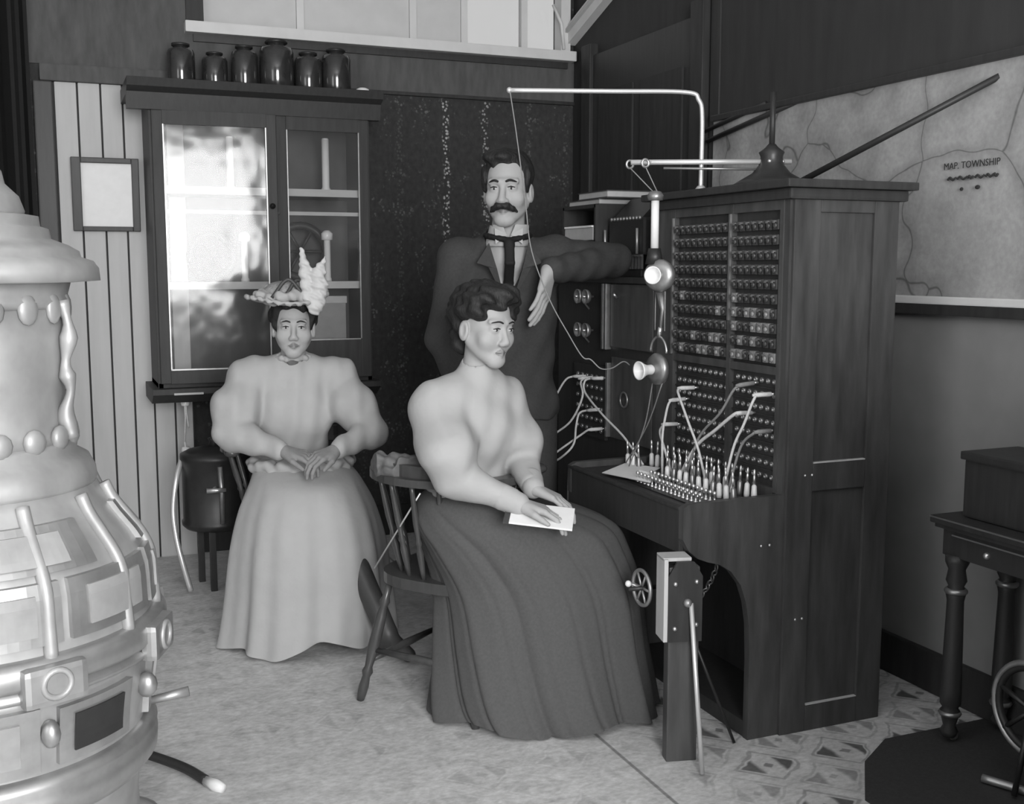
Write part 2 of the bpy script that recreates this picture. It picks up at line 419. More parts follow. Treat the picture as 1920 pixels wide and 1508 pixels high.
# white cornice at the top of the far right wall section
t1 = MB().prism([(YB - .02, 2.60), (YB - .02, 2.70), (4.9, 2.93), (4.9, 2.83)], 'x', XR - .05, XR).build('trim_1', 'paint_white'); tag(t1, 'white moulding sloping up from the window corner on right wall', 'moulding', kind='structure')
MB().prism([(YB - .02, 2.655), (YB - .02, 2.675), (4.9, 2.90), (4.9, 2.88)], 'x', XR - .065, XR - .05).build('bead', 'paint_light', t1)

# dark panelled door in the far right wall section
d = thing('door_2', (XR, 4.9, 0), 'tall dark panelled door in the far right wall', 'door', kind='structure')
MB().box(XR - .03, XR, 4.32, 5.30, 0, 2.5).build('door_leaf', 'wood_black', d)
for (a, b_, c_, e) in ((4.40, 4.78, .25, 1.1), (4.86, 5.22, .25, 1.1), (4.40, 4.78, 1.25, 2.3), (4.86, 5.22, 1.25, 2.3)):
    mb = MB(); mb.prism([(a, c_), (b_, c_), (b_, e), (a, e)], 'x', XR - .04, XR - .03); mb.build('door_panel', 'wood_dark', d)
for yy in (4.27, 5.35): MB().box(XR - .05, XR, yy - .05, yy + .05, 0, 2.56, bev=.006).build('casing', 'wood_dark', d)

# plank door / boarded section at the left of the back wall
d = thing('door_1', (.3, YB, 0), 'light painted plank door at the left of the back wall', 'door', kind='structure')
edges = [0.055, 0.155, 0.255, 0.350, 0.440, 0.535, 0.62]
MB().box(.05, .625, YB - .012, YB, 0, 2.25).build('door_backing', 'groove', d)
for i in range(6):
    mb = MB(); mb.box(edges[i] + .004, edges[i + 1] - .004, YB - .034 - .004 * (i % 2), YB - .012, 0.0, 2.25, bev=.004); mb.build('plank', 'paint_light', d)
MB().box(0.0, .66, YB - .06, YB - .01, 2.25, 2.325, bev=.008).build('lintel', 'frieze', d)
MB().box(-.03, .05, YB - .05, YB, 0, 2.25, bev=.006).build('casing', 'wood_black', d)
# dark curtained part of the wall left of the door
mb = MB(); pts = []
for i in range(61):
    x = -1.0 + i * .016; pts.append((x, YB - .05 - .022 * math.sin(i * .8) - .01 * math.sin(i * 2.1)))
poly = pts + [(pts[-1][0], YB - .005), (pts[0][0], YB - .005)]
mb.prism(poly, 'z', .02, 3.1)
tag(mb.build('curtain', 'cloth_black', loc=(-.5, YB, .02)), 'long dark curtain hanging left of the plank door', 'curtain')

# ------------------------------------------------------------------ wall map on the right wall
def text_mesh(s, size, loc, rotm, name, parent, m='ink', align='CENTER'):
    cu = bpy.data.curves.new(name, 'FONT'); cu.body = s; cu.size = size; cu.align_x = align; cu.extrude = 0.0006; cu.resolution_u = 3
    o = bpy.data.objects.new('tmp_text', cu); COL.objects.link(o)
    bpy.context.view_layer.update()
    me = bpy.data.meshes.new_from_object(o.evaluated_get(bpy.context.evaluated_depsgraph_get())); bpy.data.objects.remove(o)
    me.transform(Matrix.Translation(loc) @ rotm)
    return finish(name, me, m, parent, smooth=False)
mp = thing('wall_map', (XR - .03, 3.2, 1.3), 'large pale wall map hanging on the right wall above the switchboard', 'map')
ny, nz = 40, 12; vs = []; fs_ = []
for j in range(nz + 1):
    for i in range(ny + 1):
        y = 2.05 + (4.155 - 2.05) * i / ny; z = 1.315 + (2.035 - 1.315) * j / nz
        vs.append((XR - .026 - .006 * math.sin(y * 7 + z * 3) * (1 - j / nz), y, z))
for j in range(nz):
    for i in range(ny):
        a = j * (ny + 1) + i; fs_.append((a, a + 1, a + ny + 2, a + ny + 1))
n0 = len(vs); vs += [(x + .004, y, z) for x, y, z in vs]; fs_ += [tuple(k + n0 for k in f[::-1]) for f in fs_]
MB().add(vs, fs_, True).build('map_sheet', 'map_paper', mp)
MB().box(XR - .045, XR - .022, 2.05, 4.155, 1.296, 1.322, bev=.005).build('bottom_batten', 'paint_white', mp)
MB().box(XR - .043, XR - .012, 2.05, 4.155, 1.262, 1.296, bev=.003).build('lower_roller', 'wood_dark', mp)
MB().box(XR - .045, XR - .015, 2.05, 4.155, 2.03, 2.055, bev=.004).build('top_batten', 'wood_black', mp)
RM = Matrix(((0, 0, -1, 0), (-1, 0, 0, 0), (0, 1, 0, 0), (0, 0, 0, 1)))
text_mesh('MAP. TOWNSHIP', .030, (XR - .036, 2.68, 1.722), RM, 'map_title', mp)
mb = MB()                                   # the smaller lines under the title are illegible strokes
for k, (y, w) in enumerate(((2.775, .034), (2.735, .040), (2.692, .022), (2.662, .036), (2.620, .030), (2.590, .018))):
    mb.tube(spline([(XR - .0355, y, 1.690), (XR - .0355, y - w * .3, 1.697), (XR - .0355, y - w * .6, 1.688), (XR - .0355, y - w, 1.695)], 4), .0035, 6)
mb.build('map_subtitle', 'ink', mp)
mb = MB(); mb.sphere((XR - .0355, 2.715, 1.658), (.002, .008, .006), 8); mb.sphere((XR - .0355, 2.650, 1.660), (.002, .011, .007), 8); mb.build('map_footnote', 'ink', mp)

# dark stay rods running from the wall down to the board
st = MB().tube([(2.66, 2.60, 1.985), (2.36, 3.20, 1.69)], .011, 8).build('stay_rod', 'iron_black', loc=(2.36, 3.2, 1.69)); tag(st, 'dark stay rod slanting across the map to the board top', 'rod', 'stay rods')
st = MB().tube([(2.655, 3.58, 2.04), (2.63, 4.16, 1.95)], .011, 8).build('stay_rod', 'iron_black', loc=(2.63, 4.16, 1.95)); tag(st, 'lower of two short dark rods at the map top', 'rod', 'stay rods')
st = MB().tube([(2.655, 3.78, 2.06), (2.63, 4.18, 1.995)], .010, 8).build('stay_rod', 'iron_black', loc=(2.63, 4.18, 1.99)); tag(st, 'upper of two short dark rods at the map top', 'rod', 'stay rods')

# ------------------------------------------------------------------ parlour stove
SX, SY = -0.175, 2.5
stv = thing('parlour_stove', (SX, SY, 0), 'big ornate cast iron parlour stove with nickel trim in the left foreground', 'stove')
def sl(name, prof, m, n=64, parent=stv):
    return MB().lathe(prof, (SX, SY, 0), n).build(name, m, parent)
sl('finial', [(.0, 2.30), (.03, 2.29), (.045, 2.22), (.03, 2.15), (.036, 2.06), (.028, 1.96), (.042, 1.93), (.036, 1.88), (.030, 1.84), (.046, 1.80), (.040, 1.75), (.052, 1.72), (.06, 1.68), (.05, 1.65)], 'iron_stove', 40)
sl('dome', [(.05, 1.66), (.07, 1.64), (.095, 1.61), (.10, 1.585), (.125, 1.56), (.135, 1.53), (.132, 1.52)], 'iron_stove')
sl('top_plate', [(.13, 1.525), (.160, 1.52), (.162, 1.50), (.178, 1.495), (.182, 1.475), (.215, 1.462), (.235, 1.45), (.238, 1.438), (.262, 1.43), (.272, 1.415), (.274, 1.39), (.20, 1.385)], 'iron_stove', 72)
sl('collar', [(.20, 1.39), (.215, 1.385), (.208, 1.36), (.214, 1.35), (.205, 1.335)], 'iron_stove')
sl('drum', [(.203, 1.34), (.200, 1.25), (.194, 1.15), (.196, 1.09), (.204, 1.06)], 'iron_stove')
sl('drum_base', [(.20, 1.065), (.214, 1.055), (.212, 1.04), (.236, 1.025), (.248, 1.0), (.25, .98), (.246, .97)], 'iron_stove')
sl('fire_pot', [(.245, .975), (.256, .955), (.285, .91), (.315, .87), (.336, .835), (.345, .80), (.347, .73), (.35, .70), (.352, .685)], 'iron_stove', 72)
sl('belly_flange', [(.345, .70), (.372, .695), (.380, .682), (.380, .655), (.372, .645), (.36, .64), (.372, .632), (.37, .622), (.345, .615)], 'nickel', 72)
sl('ash_section', [(.348, .62), (.340, .60), (.338, .56), (.332, .52), (.326, .46), (.330, .45)], 'iron_stove', 72)
sl('foot_ring', [(.325, .46), (.345, .452), (.352, .44), (.346, .425), (.352, .415), (.35, .385), (.335, .365), (.318, .355)], 'nickel', 72)
sl('pedestal', [(.318, .36), (.310, .34), (.306, .28), (.308, .20), (.325, .15), (.33, .13)], 'iron_stove', 72)
for k in range(4):
    a = math.radians(-75 + 90 * k); c, s_ = math.cos(a), math.sin(a)
    MB().tube(spline([(SX + .28 * c, SY + .28 * s_, .20), (SX + .35 * c, SY + .35 * s_, .15), (SX + .34 * c, SY + .34 * s_, .06), (SX + .40 * c, SY + .40 * s_, .012)], 5), .022, 10).build('leg', 'nickel', stv)
# vertical ornaments on the drum and scalloped leaf bands
for k in range(18):
    a = math.radians(-150 + 20 * k); c, s_ = math.cos(a), math.sin(a)
    M = frame((SX + .207 * c, SY + .207 * s_, 1.335), (c, s_, 0))
    MB(M).sphere((0, 0, 0), (.024, .010, .030), 10).build('leaf', 'iron_stove', stv)
    M = frame((SX + .207 * c, SY + .207 * s_, 1.075), (c, s_, 0))
    MB(M).sphere((0, 0, 0), (.026, .014, .026), 10).build('leaf', 'iron_stove', stv)
for k in range(4):
    a = math.radians(-22 + 90 * k); c, s_ = math.cos(a), math.sin(a)
    p = [(SX + r * c, SY + r * s_, z) for r, z in ((.210, 1.35), (.222, 1.29), (.212, 1.22), (.220, 1.17), (.208, 1.12), (.22, 1.07))]
    MB().tube(spline(p, 5), [.016, .014, .011, .009, .010, .014, .018, .016, .012, .009, .010, .013, .017, .014, .011, .009, .009, .010, .012, .015, .017, .018, .018, .016, .014, .014], 10).build('column_ornament', 'iron_stove', stv)
# framed doors, mica panes and cast ribs (all on the curved wall)
def patch(a0, a1, z0, z1, rf, th, n=14):
    """curved slab between two angles and two heights standing proud of the radius rf(z)"""
    vs = []; fs = []
    for j in range(5):
        z = z0 + (z1 - z0) * j / 4
        for i in range(n + 1):
            a = math.radians(a0 + (a1 - a0) * i / n)
            for r in (rf(z) - .01, rf(z) + th): vs.append((SX + r * math.cos(a), SY + r * math.sin(a), z))
    def I(j, i, k): return (j * (n + 1) + i) * 2 + k
    for j in range(4):
        for i in range(n):
            fs.append((I(j, i, 1), I(j, i + 1, 1), I(j + 1, i + 1, 1), I(j + 1, i, 1)))
    for i in range(n):
        fs.append((I(0, i, 0), I(0, i + 1, 0), I(0, i + 1, 1), I(0, i, 1))); fs.append((I(4, i, 1), I(4, i + 1, 1), I(4, i + 1, 0), I(4, i, 0)))
    for j in range(4):
        fs.append((I(j, 0, 0), I(j, 0, 1), I(j + 1, 0, 1), I(j + 1, 0, 0))); fs.append((I(j, n, 1), I(j, n, 0), I(j + 1, n, 0), I(j + 1, n, 1)))
    return MB().add(vs, fs, False)
RP = [(.355, .308), (.46, .328), (.52, .332), (.56, .338), (.62, .347), (.685, .352), (.73, .347), (.80, .345), (.835, .336), (.87, .315), (.91, .285), (.955, .256)]
def rf(z): return float(np.interp(z, [p[0] for p in RP], [p[1] for p in RP]))
def door(a0, a1, z0, z1, pane, name='stove_door'):
    dd = patch(a0, a1, z0, z1, rf, .012).build(name, 'nickel', stv)
    g = (a1 - a0) * .17; gz = (z1 - z0) * .17
    patch(a0 + g, a1 - g, z0 + gz, z1 - gz, rf, .017).build('pane', pane, dd)
    return dd
for k in range(4):
    b0 = -86 + 90 * k
    door(b0 - 22, b0 + 24, .72, .835, 'mica'); door(b0 + 27, b0 + 64, .72, .835, 'mica'); door(b0 - 18, b0 + 40, .85, .93, 'iron_stove')
    door(b0 - 20, b0 + 16, .47, .60, 'mica'); door(b0 + 22, b0 + 52, .475, .59, 'iron_dark')
for k in range(12):
    a = math.radians(-6 + 30 * k); c, s_ = math.cos(a), math.sin(a)
    p = [(SX + (rf(z) + .006) * c, SY + (rf(z) + .006) * s_, z) for z in (.69, .75, .81, .85, .89, .93, .965)]
    MB().tube(spline(p, 4), .013, 8).build('rib', 'iron_stove', stv)
for k in range(8):                      # bosses on the belly flange and knobs below
    a = math.radians(-22 + 45 * k); c, s_ = math.cos(a), math.sin(a)
    M = frame((SX + .372 * c, SY + .372 * s_, .655), (c, s_, 0))
    bo = MB(M).box(-.06, .06, -.012, .022, -.04, .035, bev=.012).build('boss', 'nickel', stv)
    MB(M).torus((0, .022, 0), .026, .006, 'y', 20, 6).build('boss_rosette', 'iron_stove', bo)
    M = frame((SX + .35 * c, SY + .35 * s_, .545), (c, s_, 0))
    MB(M).sphere((0, 0, 0), (.018, .022, .028), 10).build('knob', 'nickel', stv)
a = math.radians(-8); c, s_ = math.cos(a), math.sin(a)
MB().tube([(SX + .33 * c, SY + .33 * s_, .475), (SX + .42 * c, SY + .42 * s_, .49)], [.009, .012], 8).build('damper_handle', 'nickel', stv)
pk = thing('poker', (.20, 3.23, 0), 'dark iron poker with pale tip lying on the floor behind the stove', 'poker')
MB().tube(spline([(.10, 3.32, .03), (.20, 3.20, .028), (.285, 3.09, .022), (.335, 3.0, .014)], 6), .014, 8).build('shaft', 'iron_dark', pk)
MB().tube([(.333, 3.003, .014), (.355, 2.965, .013), (.37, 2.94, .012)], [.014, .018, .012], 8).build('tip', 'porcelain', pk)
MB().sphere((.10, 3.32, .03), .02, 10).build('handle', 'nickel', pk)

# ------------------------------------------------------------------ glazed wall cabinet
CX0, CX1, CY0, CY1, CZ0, CZ1 = 0.432, 1.43, 5.20, 5.585, 0.86, 2.17
cb = thing('glazed_cabinet', (.93, CY1, CZ0), 'dark wooden glazed wall cabinet with two doors behind the person in hat', 'cabinet')
MB().box(CX0, CX0 + .025, CY0 + .022, CY1, CZ0, CZ1, bev=.003).build('side_panel', 'wood_dark', cb)
MB().box(CX1 - .025, CX1, CY0 + .022, CY1, CZ0, CZ1, bev=.003).build('side_panel', 'wood_dark', cb)
MB().box(CX0 + .025, CX1 - .025, CY1 - .015, CY1, CZ0, CZ1).build('back_panel', 'cabinet_inside', cb)
MB().box(CX0, CX1, CY0 + .022, CY1, CZ1 - .03, CZ1).build('top_panel', 'wood_dark', cb)
MB().box(CX0, CX1, CY0 + .022, CY1, CZ0, CZ0 + .03).build('bottom_panel', 'wood_dark', cb)
for z in (1.345, 1.775):
    sh = MB().box(CX0 + .026, CX1 - .026, CY0 + .05, CY1 - .015, z - .03, z).build('shelf', 'cabinet_inside', cb)
    MB().box(CX0 + .026, CX1 - .026, CY0 + .044, CY0 + .051, z - .032, z + .002).build('shelf_lip', 'shelf_edge', sh)
MB().box(CX0 + .026, CX1 - .026, CY0 + .044, CY0 + .06, 1.655, 1.672).build('cross_bar', 'shelf_edge', cb)
co = MB().prism([(CY0 + .03, 2.10), (CY0 - .012, 2.10), (CY0 - .03, 2.17), (CY0 - .07, 2.19), (CY0 - .085, 2.225), (CY1, 2.225), (CY1, 2.165), (CY0 + .03, 2.165)], 'x', CX0 - .09, CX1 + .045).build('cornice', 'wood_black', cb)
MB().prism([(CY0 + .03, .80), (CY0 - .05, .845), (CY0 - .05, .87), (CY1, .87), (CY1, .80)], 'x', CX0 - .03, CX1 + .02).build('base_moulding', 'wood_dark', cb)
MB().box(CX0 + .06, .62, CY0 - .056, CY0 - .05, .843, .852).build('worn_edge', 'shelf_edge', cb)
def cab_door(x0, x1, ang, hinge_left, bz, gl_low):
    hx = x0 if hinge_left else x1
    M = Matrix.Translation((hx, CY0 + .02, 0)) @ Matrix.Rotation(math.radians(ang), 4, 'Z') @ Matrix.Translation((-hx, -(CY0 + .02), 0))
    fr = MB(M); y0, y1 = CY0 - .003, CY0 + .02
    fr.box(x0, x0 + .045, y0, y1, CZ0 + .03, 2.10, bev=.003); fr.box(x1 - .045, x1, y0, y1, CZ0 + .03, 2.10, bev=.003)
    fr.box(x0 + .045, x1 - .045, y0, y1, 2.04, 2.10); fr.box(x0 + .045, x1 - .045, y0, y1, CZ0 + .03, gl_low)
    dd = fr.build('cabinet_door', 'wood_dark', cb)
    MB(M).box(x0 + .04, x1 - .04, CY0 + .006, CY0 + .010, gl_low - .01, 2.05).build('pane', 'glass', dd)
    MB(M).box(x0 + .045, x0 + .05, y0 - .002, y0 + .004, gl_low, 2.04).build('glazing_bead', 'brass_dull', dd)
    MB(M).box(x1 - .05, x1 - .045, y0 - .002, y0 + .004, gl_low, 2.04).build('glazing_bead', 'brass_dull', dd)
    MB(M).box(x0 + .045, x1 - .045, y0 - .002, y0 + .004, gl_low, gl_low + .006).build('glazing_bead', 'brass_dull', dd)
    return dd, M
mid = .985
dL, ML = cab_door(CX0 + .012, mid - .002, -3.5, True, .03, .95)
dR, MR = cab_door(mid + .002, CX1 - .012, 0.0, False, .03, 1.07)
MB(ML).lathe([(.0, 0), (.008, 0), (.006, .012), (.013, .022), (.0, .03)], (0, 0, 0), 12, M=Matrix.Translation((mid - .028, CY0 - .003, 1.69)) @ Matrix.Rotation(PI / 2, 4, 'X')).build('knob', 'ebonite', dL)
MB().box(mid - .035, mid + .01, CY0 - .012, CY0 - .004, 1.655, 1.668, bev=.002).build('catch', 'iron_black', dR)
# contents: white tubes on the shelves, box, wheel
def wtube(x, y, z, h, r, cap, label):
    o = thing('glass_tube', (x, y, z), label, 'tube', 'white tubes in the cabinet')
    MB().lathe([(.0, z), (r * 1.25, z), (r * 1.25, z + .012), (r, z + .02), (r, z + h)], (x, y, 0), 14).build('tube', 'tube_white', o)
    if cap: MB().lathe([(r, z + h - .002), (r * 1.7, z + h), (r * 1.8, z + h + .03), (r * .8, z + h + .045), (0, z + h + .045)], (x, y, 0), 14).build('cap', 'tube_white', o)
    else: MB().lathe([(r, z + h - .002), (r * .8, z + h + .006), (0, z + h + .006)], (x, y, 0), 14).build('cap', 'tube_white', o)
wtube(.80, 5.36, 1.775, .235, .017, False, 'white tube on the cabinet top shelf behind the left door')
wtube(1.25, 5.36, 1.775, .245, .018, False, 'white tube on the cabinet top shelf behind the right door')
wtube(.855, 5.36, 1.345, .19, .016, True, 'white capped tube on the middle shelf behind the left door')
wtube(1.055, 5.36, 1.345, .20, .012, False, 'thin white tube on the middle shelf beside the door post')
wtube(1.25, 5.36, 1.345, .20, .016, True, 'white capped tube on the middle shelf behind the right door')
o = thing('cardboard_box', (1.2, 5.42, .89), 'grey box on the cabinet bottom behind the plumed hat', 'box')
MB().box(1.10, 1.33, 5.33, 5.52, .892, 1.26, bev=.004).build('body', 'box_card', o); MB().box(1.095, 1.335, 5.325, 5.525, 1.24, 1.275, bev=.004).build('lid', 'paper_grey', o)
o = thing('reel', (1.14, 5.46, 1.345), 'dark round reel on the middle cabinet shelf', 'reel')
MB().torus((1.14, 5.46, 1.345 + .145), .125, .02, 'y', 32, 8).build('rim', 'wood_black', o)
for k in range(6):
    a = PI * k / 3; MB().tube([(1.14, 5.46, 1.49), (1.14 + .12 * math.cos(a), 5.46, 1.49 + .12 * math.sin(a))], .008, 6).build('spoke', 'wood_black', o)
o = thing('reel', (.72, 5.47, 1.345), 'dark round reel low behind the left cabinet door', 'reel')
MB().torus((.72, 5.47, 1.345 + .12), .10, .02, 'y', 32, 8).build('rim', 'wood_black', o)
for k in range(6):
    a = PI * k / 3; MB().tube([(.72, 5.47, 1.465), (.72 + .1 * math.cos(a), 5.47, 1.465 + .1 * math.sin(a))], .008, 6).build('spoke', 'wood_black', o)
# jars on top of the cabinet
jl = ['dark glass jar at the left end of the cabinet top', 'second dark jar from the left on the cabinet top', 'third dark jar from the left on the cabinet top',
      'large dark jar in the middle of the cabinet top', 'dark jar right of the largest jar on the cabinet top', 'rightmost dark jar on the cabinet top']
for i, (x, r, h) in enumerate(((.60, .062, .20), (.75, .058, .17), (.885, .062, .21), (1.035, .080, .245), (1.185, .066, .20), (1.32, .070, .225))):
    o = thing('battery_jar', (x, 5.40, 2.225), jl[i], 'jar', 'jars on the cabinet top')
    MB().lathe([(0, 2.226), (r * .92, 2.226), (r, 2.236), (r, 2.225 + h * .78), (r * .9, 2.225 + h * .86), (r * .55, 2.225 + h * .9), (r * .55, 2.225 + h * .97)], (x, 5.40, 0), 28).build('body', 'jar_dark', o)
    MB().lathe([(0, 2.225 + h * .95), (r * .66, 2.225 + h * .95), (r * .66, 2.225 + h), (r * .2, 2.225 + h * 1.03), (0, 2.225 + h * 1.03)], (x, 5.40, 0), 20).build('lid', 'iron_dark', o)
o = MB().sphere((1.415, 5.27, 2.243), (.035, .03, .018), 10).build('insulator', 'porcelain', loc=(1.415, 5.27, 2.225)); tag(o, 'small pale knob on the right end of the cabinet top', 'knob')

# framed notice on the plank door
o = thing('framed_notice', (.265, 5.55, 1.6), 'blank white notice in a dark box frame on the plank door', 'picture frame')
M = Matrix.Translation((.262, 5.545, 1.745)) @ Matrix.Rotation(math.radians(4), 4, 'X')
MB(M).box(-.115, .125, .0, .012, -.15, .15).build('notice_sheet', 'paper', o)
for (a, b_, c_, e) in ((-.150, -.108, -.165, .17), (.112, .145, -.165, .17)):
    MB(M).box(a, b_, -.02, .015, c_, e, bev=.004).build('frame_stile', 'wood_black', o)
for (c_, e) in ((-.165, -.143), (.145, .17)): MB(M).box(-.108, .112, -.02, .015, c_, e, bev=.004).build('frame_rail', 'wood_black', o)

# porcelain insulators and wires below the cabinet
def knob_ins(x, z, label, wz):
    o = thing('wire_insulator', (x, 5.30, z), label, 'insulator', 'white wire insulators')
    MB().lathe([(0, -.028), (.018, -.024), (.022, -.01), (.014, 0), (.022, .01), (.018, .026), (0, .03)], (x, 5.30, z), 14).build('knob', 'porcelain', o)
    MB().tube(spline([(x - .004, 5.30, z + .05), (x, 5.295, z), (x + .004, 5.30, z - .06), (x + .012, 5.31, z - wz)], 5), .004, 6).build('wire', 'cord_white', o)
knob_ins(.555, .800, 'white wire insulator hanging under the cabinet corner', .13)
knob_ins(.550, .555, 'lower white wire insulator beside the dark tank', .12)
MB().tube([(.546, 5.30, .60), (.553, 5.302, .72), (.55, 5.30, .812)], .004, 6).build('wire', 'cord_white', bpy.data.objects['wire_insulator.001'])
pn = MB().box(XR - .016, XR - .012, 3.06, 3.40, 2.49, 2.80).build('wall_notice', 'paper_grey', loc=(XR - .014, 3.23, 2.49)); tag(pn, 'pale sheet pinned high on the right wall above the map', 'notice')

# dark tank with brass tap on a short stand, left of the seated woman
tk = thing('water_tank', (.64, 4.98, 0), 'squat dark metal tank with brass tap left of the person in hat', 'tank')
MB().lathe([(0, .27), (.135, .27), (.15, .285), (.152, .30), (.145, .31), (.145, .57), (.152, .58), (.15, .60), (.12, .615), (.05, .63), (0, .632)], (.64, 4.98, 0), 36).build('body', 'iron_dark', tk)
MB().lathe([(0, .63), (.03, .63), (.022, .65), (.03, .665), (0, .675)], (.64, 4.98, 0), 16).build('lid_knob', 'iron_dark', tk)
tp = MB(); tp.tube([(.622, 4.845, .47), (.60, 4.78, .47)], .008, 8); tp.build('tap', 'brass', tk)
MB().tube([(.575, 4.785, .468), (.655, 4.775, .468)], [.012, .009], 8).build('tap_lever', 'brass', tk)
MB().tube([(.64, 4.833, .56), (.645, 4.830, .44), (.645, 4.832, .31)], .012, 8).build('gauge_tube', 'brass_dull', tk)
for k in range(3):
    a = math.radians(-110 + 120 * k); MB().box(.64 + .1 * math.cos(a) - .014, .64 + .1 * math.cos(a) + .014, 4.98 + .1 * math.sin(a) - .012, 4.98 + .1 * math.sin(a) + .012, 0, .275, bev=.003).build('leg', 'iron_black', tk)
hr = MB().tube(spline([(.50, 5.0, .58), (.468, 4.94, .50), (.448, 4.92, .37), (.455, 4.90, .25), (.475, 4.88, .14), (.505, 4.87, .014)], 6), .012, 8).build('bent_rod', 'steel_rod', loc=(.505, 4.87, 0)); tag(hr, 'pale bent rod leaning at the left of the dark tank', 'rod')

# ------------------------------------------------------------------ main telephone switchboard
BX, BR, BY0, BY1, BT = 1.976, 2.37, 2.68, 3.45, 1.63
sb = thing('telephone_switchboard', (2.1, 3.06, 0), 'tall dark wooden telephone switchboard with drops, jacks and a keyshelf', 'switchboard')
side = [(BR, 0), (BR, BT), (BX, BT), (BX, .745), (1.66, .742), (1.64, .732), (1.64, .64), (1.66, .605), (1.69, .58), (1.725, .566), (1.765, .555), (1.805, .53), (1.84, .485), (1.86, .43), (1.872, .36), (1.877, .25), (1.877, 0)]
sp = MB().prism(side, 'y', BY0, BY0 + .025).build('side_panel', 'wood_board', sb)
MB().prism(side, 'y', BY1 - .025, BY1).build('side_panel', 'wood_board', sb)
# proud stiles and rails on the near side
for nm, a, b_, c_, e in (('stile', 1.985, 2.077, .0, BT), ('stile', 2.272, 2.362, .0, BT), ('rail', 2.077, 2.272, 1.575, BT), ('rail', 2.077, 2.272, .75, .835), ('rail', 2.077, 2.272, 0, .083)):
    MB().box(a, b_, BY0 - .011, BY0, c_, e, bev=.003).build(nm, 'wood_board', sp)
MB().box(2.079, 2.270, BY0 - .0115, BY0 - .0005, .8345, .838).build('panel_ledge', 'wood_light_edge', sp)
MB().box(2.079, 2.270, BY0 - .0115, BY0 - .0005, .0825, .0855).build('panel_ledge', 'wood_light_edge', sp)
for (x, z) in ((2.03, .36), (2.055, .36), (2.05, .80), (2.075, .80), (1.90, .60), (1.93, .60)):
    MB().sphere((x, BY0 - .011, z), .0045, 8).build('screw', 'brass', sp)
MB().box(BR - .015, BR, BY0 + .025, BY1 - .025, 0, BT).build('back_panel', 'wood_black', sb)
MB().box(BX - .045, BR + .03, BY0 - .05, BY1 + .03, BT + .012, BT + .036, bev=.005).build('top_board', 'wood_dark', sb)
MB().box(BX - .02, BR + .012, BY0 - .028, BY1 + .012, BT - .02, BT + .012, bev=.008).build('cornice_moulding', 'wood_dark', sb)
# front frame
for y0, y1 in ((BY0 + .025, 2.722), (2.964, 2.985), (3.312, BY1 - .025)):
    MB().box(BX - .004, BX + .02, y0, y1, .745, BT).build('front_stile', 'wood_board', sb)
for y in (2.975, 3.32): MB().box(BX - .010, BX - .003, y - .004, y + .004, 1.12 if y > 3 else 1.25, 1.58).build('edge_bead', 'brass_dull', sb)
for z0, z1 in ((1.582, BT), (1.098, 1.122), (.722, .758)):
    MB().box(BX - .003, BX + .019, 2.722, 3.312, z0, z1).build('front_rail', 'wood_board', sb)
MB().box(BX + .012, BX + .022, 2.722, 3.312, .745, 1.585).build('field_board', 'wood_black', sb)
# keyshelf
ks = MB().box(1.655, BX + .02, BY0 + .025, BY1 - .025, .700, .722).build('keyshelf', 'wood_black', sb)
MB().box(1.642, 1.658, BY0 + .025, BY1, .596, .728, bev=.003).build('keyshelf_apron', 'wood_dark', sb)
MB().box(1.638, 1.66, BY0 + .025, BY1, .722, .732, bev=.003).build('keyshelf_edge', 'wood_dark', ks)
MB().box(1.66, 2.0, BY0 + .025, BY1 - .025, .600, .610).build('keyshelf_bottom', 'wood_black', sb)
MB().box(2.12, 2.14, BY0 + .025, BY1 - .025, 0, .70).build('kneehole_panel', 'wood_black', sb)
MB().box(1.88, 2.12, BY0 + .025, BY1 - .025, .0, .05).build('foot_board', 'wood_black', sb)
MB().tube([(1.645, 3.452, .71), (1.642, 3.452, .60)], .004, 6).build('corner_bead', 'brass_dull', sb)
# drop indicators: each its own piece
def drop_mesh(pale):
    mb = MB()
    mb.box(-.010, 0.012, -.0125, .0125, -.015, .015, bev=.002)
    mb.lathe([(0, 0), (.0085, 0), (.0085, .003), (.006, .006), (0, .006)], (0, 0, 0), 10, M=Matrix.Translation((-.010, 0, -.003)) @ Matrix.Rotation(-PI / 2, 4, 'Y'))
    mb.box(-.018, -.006, -.002, .002, .008, .0115)
    mb.box(-.020, -.016, -.0035, .0035, .004, .0115)
    me = mb.mesh('drop'); me.materials.append(MATS['drop_pale' if pale else 'drop_dark']); me.materials.append(MATS['brass_dull'])
    n = len(me.polygons); idx = [0] * n
    for i in range(n - 12, n): idx[i] = 1
    me.polygons.foreach_set('material_index', idx); return me
dm = [drop_mesh(False), drop_mesh(True)]
rows = [1.147 + .0437 * i for i in range(10)]
cols = [2.740 + .0345 * i for i in range(7)] + [3.003 + .0365 * i for i in range(9)]
for r, z in enumerate(rows):
    for c, y in enumerate(cols):
        pale = r < 5 and random.random() < (.42 if c < 7 else .22)
        inst('drop_shutter', dm[1 if pale else 0], sb, (BX + .004, y, z))
jm = MB(); jm.lathe([(.0048, -.004), (.0088, -.004), (.0088, .004), (.0070, .006), (.0048, .006), (.0048, -.004)], (0, 0, 0), 12, M=Matrix.Rotation(-PI / 2, 4, 'Y'))
jme = jm.mesh('jack'); jme.materials.append(MATS['brass_dull'])
for z in [.785 + .0415 * i for i in range(8)]:
    for y in [2.742 + .0318 * i for i in range(18)]:
        if abs(y - 2.975) < .012: continue
        inst('jack', jme, sb, (BX + .010, y, z))
for z in [.805 + .0415 * i for i in range(7)]:
    MB().box(BX + .006, BX + .013, 2.724, 3.31, z - .002, z + .002).build('jack_strip_bead', 'wood_dark', sb)
